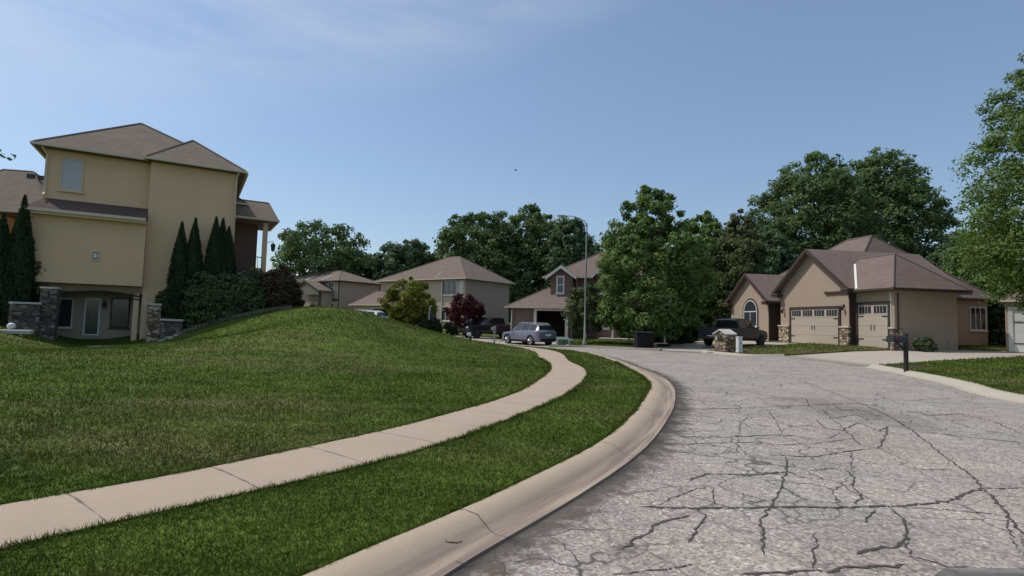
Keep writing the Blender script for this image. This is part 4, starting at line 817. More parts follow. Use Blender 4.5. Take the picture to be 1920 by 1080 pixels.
# ------------------------------------------------------------------ the large tan house on the left
def left_house():
    A = at(86, 290, 25.7).xy; B = at(446, 318, 30).xy
    h = House('stucco_house', 'three storey tan stucco house with cypress trees against its wall and a basement patio', A, B, -.25)
    W = h.len; P = h.P; yb = -.85
    xd, _ = P(276, 420, -.3); zeL = P(180, 291)[1]; zeR = P(446, 318, -.35)[1]; zeR = zeL = (zeL+zeR)/2
    zb = P(180, 533, yb)[1]; zg = P(180, 403, yb)[1]; zs = P(180, 381)[1]
    h.wall('stucco', (0, xd, 0, 9, zb+.05, zeL-.1), (0, xd, .9, 9, -1, zb+.05))
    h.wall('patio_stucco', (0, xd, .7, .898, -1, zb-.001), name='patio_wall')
    h.wall('stucco', (xd+.003, W, -.38, 8.99, -1, zeR-.1), name='projecting_wall')
    h.wall('stucco', (-.12, xd-.003, yb, .69, zb, zg-.05), name='lower_bay')
    # skirt roof over the bay
    mb = MB(); o = .35; mb.poly([(-.12-o, yb-o, zg), (-.12-o, yb-o, zg-.08), (-.12-o, .0, zg-.08), (.1, .0, zs)], (xd+.1+o-.22, 0, 0))
    mb.v = [(v[0] if v[0] < xd-.4 else xd-.005, v[1], v[2]) for v in mb.v]
    mb.build('skirt_roof', 'roof_s', h.o)
    g = MB(); g.box(-.12-o-.1, xd-.006, yb-o-.11, yb-o-.003, zg-.12, zg+.02); g.build('gutter', 'trim_tan', h.o)
    fb = MB(); fb.box(-.12-o+.03, xd-.007, yb-o, -.0, zg-.24, zg-.083); fb.build('soffit', 'stucco_low', h.o)
    # header band, arched trim, patio recess
    zt = P(180, 548, -.3)[1]
    h.wall('band', (-.1, xd-.004, -.35, -.05, zt, zb-.003), name='header_band')
    x1, _ = P(104, 600, -.3); x2, _ = P(262, 600, -.3)
    mb = MB(); n = 12; pts = [(x1+(x2-x1)*i/n, -.42, zt-.16+.22*math.sin(math.pi*i/n)) for i in range(n+1)]
    mb.tube(pts, .05, 5); mb.tube([(p[0], -.44, p[2]-.16) for p in pts], .03, 5); mb.build('arched_trim', 'trim_brown', h.o)
    mb = MB(); mb.box(x2-.32, x2-.08, -.40, -.12, -.6, zt-.002); mb.box(x2+.04, x2+.3, -.40, -.12, -.6, zt-.002); mb.build('patio_post', 'stucco_low', h.o, bevel=.01)
    mb = MB(); mb.box(x1-.12, x1+.02, -.36, -.1, -.6, zt-.002); mb.build('patio_post', 'trim_brown', h.o)
    yw = .7
    xa, za = P(158, 628, yw); xb_, zc = P(187, 560, yw); ds = .12
    d = window(h, (xa, yw, za+.05), (1, 0), xb_-xa, zc-za-.1, fr='trim_white', nx=1, ny=1, fw=.07, sill=False); d.name = 'patio_door'
    mb = MB(); mb.box(xa+.1, xa+.16, yw-.10, yw-.03, za+1.0, za+1.1); mb.build('handle', 'metal_dark', d)
    for p0, p1 in ((108, 136), (208, 242)):
        xa, za = P(p0, 612, yw); xb_, zc = P(p1, 562, yw); window(h, (xa, yw, za), (1, 0), xb_-xa, zc-za, nx=1, fr='trim_brown' if p0 > 150 else 'trim_tan', fw=.06)
    xl, zl = P(197, 568, yw); wall_lamp(h, xl, yw, zl)
    xa, za = P(114, 354); xb_, zc = P(156, 302); window(h, (xa, 0, za), (1, 0), xb_-xa, zc-za, m='glass_curt', fr='stucco_low', nx=1, fw=.06)
    xl, zl = P(179, 479, yb); mb = MB(); mb.box(xl-.16, xl+.16, yb-.05, yb-.001, zl-.26, zl+.24); v_ = mb.build('vent_box', 'trim_tan', h.o)
    mb = MB(); mb.box(xl-.10, xl+.10, yb-.065, yb-.051, zl-.18, zl+.17); mb.build('vent_grille', 'soffit', v_)
    mb = MB(); mb.box(xl-.07, xl+.07, yb-.08, yb-.066, zl-.13, zl+.12); mb.build('vent_cover', 'trim_white', v_)
    # roofs
    ax, az = P(265, 232, 4.2); hip(h, 0, W, 0, 9, zeL, (ax, 4.2, az), (ax+.3, 5.4, az), 'roof_l', over=.42)
    bx, bz = P(362, 264, 2.3); hip(h, xd+.15, W-.02, -.38, 5.2, zeR+.02, (bx, 2.3, bz), (bx, 3.4, bz), 'roof_l', over=.36)
    downspout(h, W-.08, -.42, .2, zeR-.12, 'trim_tan', (.1, .3)); mb = MB(); mb.box(-.1, xd, -1.6, .69, -.6, .02); mb.build('patio_slab', 'kerb_far', h.o); downspout(h, .08, -.04, zs, zeL-.12, 'trim_tan', (-.2, .3))
    mb = MB(); mb.tube([(-.4, yb-.3, zg-.1), (-.16, yb-.06, zg-.5), (-.16, yb-.06, zb-.1)], .05, 6); mb.build('downspout', 'trim_tan', h.o)
    # porch on the far right
    px0, zf = P(443, 480, 3.2); px1, ze = P(520, 414, 3.2); _, zr = P(500, 378, 4.5); rx, _ = P(505, 378, 4.7)
    hip(h, W-.5, px1-.3, 3.2, 7, ze, (W-.5, 5.0, zr), (rx, 5.0, zr), 'roof_l', over=.3)
    bx0, bzz = P(447, 360, 4.6); hip(h, W-1, W+.55, 4.6, 8, ze+1.1, (W-.5, 6, ze+1.9), (W+.1, 6, ze+1.9), 'roof_l', over=.3)
    cx, cz = P(494, 505, 3.3); zfl = cz-.2
    mb = MB(); mb.box(cx-.14, cx+.14, 3.3, 3.58, zfl, ze-.17); mb.build('porch_column', 'stucco_low', h.o, bevel=.01)
    mb = MB(); mb.box(cx-.36, cx-.18, 6.3, 6.5, zfl, ze-.17); mb.build('porch_column', 'trim_brown', h.o)
    mb = MB(); mb.box(W+.003, px1-.2, 3.1, 7.2, -1, zfl); mb.build('porch_floor', 'stone_grey', h.o)
    mb = MB(); mb.box(W+.003, px1-1.0, 5.0, 5.3, zfl+.002, ze-.17); mb.build('porch_back_wall', 'wall_c', h.o)
    mb = MB(); mb.tube([(W+.02, 3.25, zfl+.95), (cx-.15, 3.25, zfl+.95)], .03, 5)
    for i in range(9): mb.tube([(W+.1+i*(cx-W-.25)/8, 3.25, zfl), (W+.1+i*(cx-W-.25)/8, 3.25, zfl+.93)], .015, 4)
    mb.build('railing', 'metal_dark', h.o)
    lx, lz = P(512, 470, 3.3); mb = MB(); mb.tube([(cx+.14, 3.4, lz+.5), (lx, 3.4, lz+.62), (lx, 3.4, lz+.5)], .02, 5); mb.tube([(lx, 3.4, lz+.5), (lx, 3.4, lz+.4), (lx, 3.4, lz+.02), (lx, 3.4, lz-.06)], [.03, .15, .11, .03], 6); mb.build('porch_lantern', 'metal_dark', h.o)
    return h
LH = left_house()
def far_left_house():
    A = at(-170, 400, 32.5).xy; B = at(74, 400, 34).xy; h = House('stucco_house', 'brown roofed house partly cut off at the left edge with two roof vents', A, B, .6)
    P = h.P; ze = P(40, 397)[1]; W = h.len; h.wall('stucco', (0, W-2.6, 0, 8, -1.5, ze-.1)); h.wall('stucco', (W-2.6, W+.6, 2.4, 8, -1.5, ze-.1), name='porch_wall')
    ax, az = P(62, 322, 3.6); hip(h, 0, W+.6, 0, 8, ze, (2.5, 3.6, az), (ax, 3.6, az), 'roof_l', over=.4)
    for px, py in ((58, 331), (78, 334)):
        vx, vz = P(px, py, 3.0); mb = MB(); mb.box(vx-.2, vx+.2, 2.9, 3.2, vz-.1, vz+.16); mb.build('roof_vent', 'metal_dark', h.o)
    x0, z0 = P(30, 440, .1); x1, _ = P(78, 440, .1); zb = P(50, 470, .1)[1]; mb = MB(); mb.box(x0, x1, .05, .16, z0-.05, z0+.05)
    n = 14
    for i in range(n+1): xx = x0+(x1-x0-.04)*i/n; mb.box(xx, xx+.04, .08, .13, zb, z0-.052)
    mb.box(x0, x1, .05, .16, zb-.08, zb-.002); mb.build('balcony_railing', 'trim_tan', h.o)
    mb = MB(); mb.box(x0, x1+.2, -.05, 2.4, zb-.3, zb-.085); mb.build('balcony_floor', 'trim_tan', h.o)
    mb = MB(); mb.box(x1-.02, x1+.14, 0, .16, zb-.08, ze-.17); mb.build('porch_post', 'trim_tan', h.o)
far_left_house()
# ------------------------------------------------------------------ garage house on the right
def right_house():
    ph = R(8); d = Vector((-math.sin(ph), math.cos(ph))); Cc = Vector((21.83, 30.4)); T = 17.2
    A = Cc+d*T; h = House('garage_house', 'taupe house with stone piers and two tan garage doors behind the dark grey pickup', A, Cc, L(21, 34)-.06)
    P, Q = h.P, h.Q; yg = -.4
    ze = Q(1740, 543, T)[1]+.02; gx0, _ = P(1464, 600, yg); gx1, _ = P(1592, 600, yg)
    ax0, _ = P(1371, 600, yg); ax1, _ = P(1441, 600, yg); ysd = Q(1795, 600, T)[0]; xw = T-4.6
    h.wall('wall_d', (gx1, T, 0, ysd, -.6, ze-.05), name='garage_wall')
    h.wall('wall_d', (gx0, gx1, yg, 7, -.6, ze-.15), name='front_garage_wall')
    yr = Q(1852, 600, xw)[0]
    h.wall('wall_d', (-.5, gx0, 1.6, yr, -.6, ze-.1), (gx0, xw, 7.0, yr, -.6, ze-.1), (gx1, xw, 5.0, 7.0, -.6, ze-.1))
    h.wall('wall_d', (ax0, ax1, yg, 1.6, -.6, ze-.35), name='bay_wall')
    # dark sheets painting in the shade on the entry recess and front garage returns
    mb = MB(); mb.box(ax1+.002, ax1+.06, yg+.0, 1.6, -.5, ze-.5); mb.box(gx1+.002, gx1+.05, yg, -.002, -.5, ze-.2); mb.build('painted_shade_return', 'trim_brown', h.o)
    # roofs
    mx, mz = P(1634, 442, 5.6); hip(h, -.5, xw, .9, yr, ze-.1, (mx-2.3, 5.6, mz), (mx, 5.6, mz), 'roof_d', over=.4, gut='trim_brown')
    kx, kz = P(1677, 476, ysd/2); hip(h, gx1-1.5, T, 0, ysd, ze, (gx1-2, ysd/2, kz), (kx, ysd/2, kz), 'roof_d', over=.42, gut='trim_brown')
    px_, pz = P(1520, 465, yg-.4); zef = P(1590, 541, yg)[1]
    gable(h, gx0, gx1, yg, 8, zef, pz, 'roof_d', .42, 'wall_d')
    qx, qz = P(1401, 512, yg-.4); zea = P(1367, 568, yg)[1]
    gable(h, ax0, ax1, yg, 8, zea, qz, 'roof_d', .35, 'wall_d')
    # eave returns
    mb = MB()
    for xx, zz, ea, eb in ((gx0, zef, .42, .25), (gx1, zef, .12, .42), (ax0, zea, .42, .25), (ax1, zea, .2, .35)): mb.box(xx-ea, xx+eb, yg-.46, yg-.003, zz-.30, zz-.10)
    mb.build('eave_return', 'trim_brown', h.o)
    mb = MB()
    for xx, zz, ea, eb in ((gx0, zef, .45, .28), (gx1, zef, .15, .45), (ax0, zea, .45, .28), (ax1, zea, .23, .38)): mb.box(xx-ea, xx+eb, yg-.50, yg+.0, zz-.098, zz-.04)
    mb.build('eave_return_cap', 'roof_d', h.o)
    # white valley flashing
    s1 = (kz-ze)/(ysd/2+.42); s2 = (pz-zef)/((gx1-gx0)/2+.42); xm = (gx0+gx1)/2; mb = MB(); pts = []
    for i in range(2):
        y = -.35+(1.95)*i; z = ze+s1*(y+.42); x = xm+(pz-z)/s2; pts.append(Vector((x, y, z+.03)))
    dv = Vector((.13, .02, .03)); mb.add([pts[0]-dv, pts[0]+dv, pts[1]+dv, pts[1]-dv]+[p-Vector((0, 0, .04)) for p in (pts[0]-dv, pts[0]+dv, pts[1]+dv, pts[1]-dv)], [(0, 1, 2, 3), (7, 6, 5, 4), (0, 4, 5, 1), (1, 5, 6, 2), (2, 6, 7, 3), (3, 7, 4, 0)])
    mb.build('valley_flashing', 'trim_white', h.o)
    s3 = (qz-zea)/((ax1-ax0)/2+.35); xm3 = (ax0+ax1)/2; s1m = (mz-ze+.1)/(5.6-.9+.4)
    mb = MB(); pts = [Vector((ax1+.3, .55, zea+.02)), Vector((ax1-.7, 1.5, zea+.85))]
    mb.add([pts[0]-dv, pts[0]+dv, pts[1]+dv, pts[1]-dv]+[p-Vector((0, 0, .04)) for p in (pts[0]-dv, pts[0]+dv, pts[1]+dv, pts[1]-dv)], [(0, 1, 2, 3), (7, 6, 5, 4), (0, 4, 5, 1), (1, 5, 6, 2), (2, 6, 7, 3), (3, 7, 4, 0)])
    mb.build('valley_flashing', 'trim_white', h.o)
    # doors
    x0, z0 = P(1485, 643, yg); x1, z1 = P(1573, 578, yg); z0 = .02
    garage_door(h, x0, x1, z0, z1, yg-.02, lights=4)
    x2, _ = P(1611, 641, 0); x3, z3 = P(1666, 570, 0); garage_door(h, x2, x3, z0, z3, -.02, lights=2)
    # stone piers with caps
    for a, b, y, px in ((gx0-.06, x0-.2, yg, 0), (x1+.2, gx1+.08, yg, 0), (x3+.2, T+.06, 0, 0)):
        mb = MB(); mb.box(a, b, y-.14, y-.001, -.5, 1.15); mb.box(b-.3, b, y-.0005, y+.5, -.5, 1.15) if b > T else None; pr = mb.build('stone_pier', 'stone', h.o)
        mb = MB(); mb.box(a-.05, b+.05, y-.19, y+.0, 1.152, 1.24); mb.build('pier_cap', 'cap', pr)
    mb = MB(); mb.box(T-.26, T-.16, -.05, -.001, 1.25, ze-.2); mb.build('corner_trim', 'trim_white', h.o)
    mb = MB(); mb.tube([(T+.05, .2, 0), (T+.05, .2, ze-.3)], .04, 6); mb.tube([(gx1+.12, -.06, 0), (gx1+.12, -.06, ze-.2)], .045, 6); mb.build('downspout', 'trim_brown', h.o)
    for px, py in ((1470, 583), (1583, 577)): lx, lz = P(px, py, yg); wall_lamp(h, lx, yg, lz+.1)
    # arched window
    wx0, wz0 = P(1396, 608, yg); wx1, wz1 = P(1419, 584, yg); window(h, (wx0, yg, wz0-.1), (1, 0), wx1-wx0, wz1-wz0+.1, nx=2, arch=(wx1-wx0)/2, fr='trim_white', surround='trim_brown')
    # side window on the rear wing
    ya, za = Q(1820, 617, xw); yb_, zb = Q(1846, 578, xw); window(h, (xw, ya, za), (0, 1), yb_-ya, zb-za, nx=3, fr='trim_white', fw=.09)
    mb = MB(); mb.tube([(T+.1, 3.4, .1), (T+.1, 3.4, .55), (T+.02, 3.4, .6)], .03, 6); mb.build('gas_pipe', 'galv', h.o)
    return h
RH = right_house()
def edge_house():
    A = Vector(at(1886, 640, 30.2).xy); B = A+Vector((.70, -.714))*11; h = House('white_garage_house', 'house with white garage door cut off by the right edge of the photo', A, B, L(A.x, A.y)-.06)
    W = h.len; ze = 2.95; h.wall('wall_d', (0, W, 0, 8, -.6, ze-.05)); hip(h, 0, W, 0, 8, ze, (4, 4, 6), (W-4, 4, 6), 'roof_d', over=.15)
    garage_door(h, .32, 2.9, .02, 2.35, -.02, 'door_white', 'trim_white', lights=0, fw=.2)
    mb = MB(); mb.box(3.2, 4.2, -.14, -.001, -.5, 2.9); mb.build('stone_pier', 'stone', h.o)
    garage_door(h, 4.6, 9.4, .02, 2.35, -.02, 'door_white', 'trim_white', lights=0, fw=.2)
edge_house()
# ------------------------------------------------------------------ the hipped house in the middle
def mid_house():
    Cc = Vector(at(873, 521, 58).xy); A = Cc+Vector((-.8, .6))*14.1
    h = House('two_storey_house', 'beige two storey hipped house between the yellow green and red trees', A, Cc, L(Cc.x, Cc.y)-.1); P, Q = h.P, h.Q; T = 14.1
    ze = P(873, 521)[1]; dep = Q(954, 560, T)[0]; h.wall('wall_b', (0, T-.003, 0, dep, -.8, ze-.05)); h.wall('wall_b_shade', (T-.002, T+.02, 0.01, dep, -.8, ze-.12), name='side_wall')
    rx, rz = P(862, 481, dep/2); lx, _ = P(842, 481, dep/2); hip(h, 0, T, 0, dep, ze, (lx, dep/2, rz), (rx, dep/2, rz), 'roof_b', over=.45)
    for a, b, t, bt, nx, m in ((829, 857, 525, 552, 3, 'glass_curt'),):
        x0, z0 = P(a, bt); x1, z1 = P(b, t); window(h, (x0, 0, z0), (1, 0), x1-x0, z1-z0, nx=nx, fw=.12, m='glass')
    x0, z0 = P(861, 552); x1, z1 = P(870, 526); mb = MB(); mb.box(x0, x1, -.05, -.001, z0, z1)
    for i in range(12): mb.box(x0+.06, x1-.06, -.065, -.051, z0+.06+(z1-z0-.1)*i/12, z0+.06+(z1-z0-.1)*(i+.6)/12)
    mb.build('shutter', 'trim_white', h.o)
    x0, z0 = P(828, 600); x1, z1 = P(843, 581); window(h, (x0, 0, z0), (1, 0), x1-x0, z1-z0, nx=2, fw=.1, arch=.3)
    x0, z0 = P(806, 602, -.0); x1, z1 = P(820, 575, 0); window(h, (x0, 0, z0), (1, 0), x1-x0, z1-z0, nx=1, fw=.12)
    x0, z0 = P(752, 553); x1, z1 = P(768, 530); window(h, (x0, 0, z0), (1, 0), x1-x0, z1-z0, nx=2, fw=.1)
    mb = MB(); mb.tube([(T-3.4, -.08, .2), (T-3.4, -.08, ze-.2)], .06, 6); mb.build('downspout', 'trim_tan', h.o)
    vx, vz = P(824, 478, dep/2+.3); mb = MB(); mb.tube([(lx-.9, dep/2+.3, rz-1), (lx-.9, dep/2+.3, rz+.45)], .09, 8); mb.build('vent_pipe', 'galv', h.o)
    v2 = MB(); v2.tube([(T-1.4, 2.4, ze+.6), (T-1.4, 2.4, ze+1.75)], .06, 6); v2.build('vent_pipe', 'galv', h.o)
    fl = MB(); fx, fz = P(822, 520); fl.tube([(fx, -.42, ze+.06), (fx-.25, .9, ze+.06+1.32*(rz-ze)/(dep/2+.45))], .09, 4); fl.build('valley_flashing', 'trim_white', h.o)
    # garage wing in front
    yg = -3.2; g0, gz0 = P(664, 575, yg); g1, _ = P(758, 575, yg); _, zg = P(700, 571, yg)
    h.wall('wall_b', (g0, g1, yg, -.003, -.8, zg-.08), name='garage_wing'); rx, rz2 = P(722, 546, -.8); rl, _ = P(700, 552, -.8)
    hip(h, g0, g1, yg, 2.4, zg, (rl, -.4, rz2), (g1-1.5, -.4, rz2), 'roof_b', over=.4)
    d0, _ = P(699, 600, yg); d1, dz = P(730, 580, yg); garage_door(h, d0, d1, .1, dz+.05, yg-.02, 'dark', 'trim_tan', lights=0, hardware=False)  # black panel painted as the unlit inside of an open garage
mid_house()
def far_grey_house():
    Cc = Vector(at(637, 526, 66).xy); A = Cc+Vector((-.8, .6))*10.5
    h = House('two_storey_house', 'low grey tan house half hidden behind the crest of the lawn', A, Cc, L(Cc.x, Cc.y)-.1); P, Q = h.P, h.Q; T = 10.5
    ze = P(637, 526)[1]; dep = Q(711, 560, T)[0]; h.wall('wall_a', (0, T, 0, dep, -1.2, ze-.05))
    rx, rz = P(640, 508, dep/2); lx, _ = P(575, 508, dep/2); hip(h, 0, T, 0, dep, ze, (lx, dep/2, rz), (rx, dep/2, rz), 'roof_l', over=.45, gut='trim_brown')
    x0, z0 = P(616, 549); x1, z1 = P(626, 530); window(h, (x0, 0, z0), (1, 0), x1-x0, z1-z0, nx=2, ny=2, fw=.1)
    x0, z0 = P(613, 582); x1, z1 = P(626, 570); window(h, (x0, 0, z0), (1, 0), x1-x0, z1-z0, nx=2, fw=.1)
    mb = MB(); _, zz = P(620, 562); mb.box(P(602, 560)[0], T+.06, -.08, -.001, zz-.12, zz+.12); mb.box(T-.16, T+.03, -.04, -.0005, 0, ze-.2); mb.build('trim_band', 'trim_brown', h.o)
    for px, in ((607,), (575,)):
        fx, _ = P(px, 520); mb = MB(); mb.tube([(fx, -.42, ze+.06), (fx, 1.2, ze+.08+1.62*(rz-ze)/(dep/2+.45))], .10, 4); mb.build('valley_flashing', 'trim_white', h.o)
    yp = -2.0; p0, _ = P(552, 560, yp); p1, _ = P(597, 560, yp); _, zp = P(560, 545, yp)
    k = 12; xm = (p0+p1)/2
    mb = MB(); mb.box(p0, p0+.5, yp, yp+.4, -1, zp); mb.box(p1-.5, p1, yp, yp+.4, -1, zp); mb.box(p0+.5, p1-.5, yp+.002, yp+.4, zp-.5, zp-.002); mb.build('porch_wall', 'stone_grey', h.o)
    mb = MB(); mb.box(p1-.4, p1-.05, yp+.41, -.003, -1, zp-.02); mb.build('porch_side', 'wall_a', h.o)
    gable(h, p0, p1, yp, .5, zp, zp+1.25, 'roof_l', .35, 'wall_a')
    d0, dz0 = P(580, 600, 0); mb = MB(); mb.box(d0, d0+1.2, -.04, -.001, 0, 2.4); mb.build('door', 'dark', h.o)
far_grey_house()
def brown_house():
    A = at(958, 600, 47.5).xy; B = A+Vector((.94, -.34)).normalized()*12.5
    h = House('gabled_house', 'brown house with white trimmed open garage behind the blue car', A, B, L(A.x+2, A.y-1)+.02); P, Q = h.P, h.Q
    gx1, _ = P(1068, 600); zg = P(990, 575)[1]; zd = P(1030, 583)[1]; T = 12.5
    # garage block built as walls round a real open bay
    a0, _ = P(964, 600); a1, _ = P(994, 600); b0, _ = P(1006, 600); b1, _ = P(1060, 600)
    h.wall('wall_c', (0, a0-.002, 0, .3, -.6, zg-.1), (a1+.002, b0-.002, 0, .3, -.6, zg-.1), (b1+.002, gx1, 0, .3, -.6, zg-.1), (a0-.002, a1+.002, 0, .3, zd+.01, zg-.1), (b0-.002, b1+.002, 0, .3, zd+.01, zg-.1),
           (0, .3, .302, 6.5, -.6, zg-.1), (gx1-.3, gx1, .302, 6.5, -.6, zg-.1), (.302, gx1-.302, 6.2, 6.5, -.6, zg-.1), name='garage_wall')
    fl = MB(); fl.box(.3, gx1-.3, .0, 6.2, -.3, .02); fl.build('garage_floor', 'drive', h.o)
    garage_door(h, a0, a1, .03, zd, .1, 'door_brown', 'trim_white', lights=0, fw=.22, hardware=False)
    f = MB(); f.box(b0-.24, b0-.004, -.07, -.002, 0, zd+.004); f.box(b1+.004, b1+.24, -.07, -.002, 0, zd+.004); f.box(b0-.24, b1+.24, -.07, -.002, zd+.006, zd+.28); f.build('door_frame', 'trim_white', h.o)
    rx, rz = P(1040, 538, 3.2)
    hip(h, 0, gx1, 0, 6.5, zg, (rx-.4, 3.2, rz), (gx1-.2, 3.2, rz), 'roof_b', over=.4)
    mb = MB(); mb.tube([(.08, -.06, 0), (.08, -.06, zg-.3)], .06, 6); mb.build('downspout', 'trim_white', h.o)
    ys = 1.7; u0_, zu = P(1033, 519, ys); u1, _ = P(1074, 519, ys); h.wall('wall_c', (u0_, u1, ys, 8, zg+.05, zu-.1), name='upper_wall')
    ap = P(1050, 498, ys-.3); gable(h, u0_, u1, ys, 8, zu-.05, ap[1], 'roof_b', .35, 'wall_c', fascia='trim_white')
    x0, z0 = P(1045.5, 548, ys); x1, z1 = P(1056, 520, ys); window(h, (x0, ys, z0), (1, 0), x1-x0, z1-z0, nx=1, ny=2, fw=.13)
    ym = 2.6; T2, _ = P(1215, 600, ym); ze = P(1100, 519, ym)[1]; h.wall('wall_c', (u1+.003, T2, ym, 10, -.6, ze-.05), (gx1, u1+.003, ym+.2, 10, -.6, ze-.1), name='main_wall')
    rx, rz = P(1150, 472, 6.3); hip(h, u1-2.5, T2, ym, 10, ze, (rx-1, 6.3, rz), (T2-3.4, 6.3, rz), 'roof_b', over=.4)
    downspout(h, u1+.2, ym, zg, ze-.1, 'trim_white')
    v0, _ = P(1118, 600, 1.6); v1, _ = P(1165, 600, 1.6); h.wall('wall_c', (v0, v1, 1.6, ym-.003, -.6, ze-.1), name='bay_wall')
    ap = P(1142, 485, 1.3); gable(h, v0, v1, 1.6, 7, ze-.05, ap[1], 'roof_b', .35, 'wall_c', fascia='trim_white')
    for a, b, t, bt, y in ((1128, 1136, 520, 548, 1.6), (1128, 1140, 590, 614, 1.6), (1176, 1183, 595, 616, ym), (1086, 1096, 590, 614, ym+.2)):
        x0, z0 = P(a, bt, y); x1, z1 = P(b, t, y); window(h, (x0, y, z0), (1, 0), x1-x0, z1-z0, nx=1, ny=2, fw=.12)
    mb = MB(); x0, _ = P(1069, 600, .6); mb.box(x0, x0+.16, .5, .66, -.3, zg-.2); x0, _ = P(1147, 600, .6); mb.box(x0, x0+.16, .5, .66, -.3, 2.4); mb.build('porch_post', 'trim_white', h.o)
    mb = MB(); mb.box(v0+.5, T2, -.2, 1.595, -.4, .25); mb.build('front_step', 'cap', h.o)
brown_house()
# ------------------------------------------------------------------ vehicles
def interp_profile(st, y):
    ys = [s[0] for s in st]
    if y <= ys[0]: return st[0][1]
    for a, b in zip(st, st[1:]):
        if y <= b[0]:
            t = (y-a[0])/(b[0]-a[0]); return [(p[0]*(1-t)+q[0]*t, p[1]*(1-t)+q[1]*t) for p, q in zip(a[1], b[1])]
    return st[-1][1]
def surf(st, y, t):
    pr = interp_profile(st, y); i = min(int(t), len(pr)-2); f = t-i
    return Vector((pr[i][0]*(1-f)+pr[i+1][0]*f, y, pr[i][1]*(1-f)+pr[i+1][1]*f))
def car_panel(mb, st, y0, y1, t0, t1, side, off=.012, ny=6, nt_=4, y0t=None, y1t=None):
    vs = []
    for i in range(ny+1):
        for j in range(nt_+1):
            q = j/nt_; ya = y0+(0 if y0t is None else (y0t-y0)*q); yb = y1+(0 if y1t is None else (y1t-y1)*q)
            y = ya+(yb-ya)*i/ny; t = t0+(t1-t0)*q
            p = surf(st, y, t); a = surf(st, y+.01, t)-surf(st, y-.01, t); b = surf(st, y, min(t+.02, 5.999))-surf(st, y, max(t-.02, 0))
            n = a.cross(b); n = n.normalized() if n.length > 1e-9 else Vector((0, 0, 1))
            if n.dot(p-Vector((0, y*.9, .7))) < 0: n = -n
            p = p+n*off; vs.append((p.x*side, p.y, p.z))
    k = nt_+1; mb.add(vs, [(i*k+j, i*k+j+1, (i+1)*k+j+1, (i+1)*k+j) for i in range(ny) for j in range(nt_)])
def pr(w, zb, zm, zbelt, wr, zr, wb=None, wbelt=None):   # half profile: sill, lower side, waist, belt, belt, roof edge, roof centre
    wbelt = wbelt or w*.96
    return [(w*.86, zb), (w*.98, zb+.10), (w, zm), (wbelt, zbelt), (wbelt-.03, zbelt+.02), (wr, zr-.035), (0, zr)]
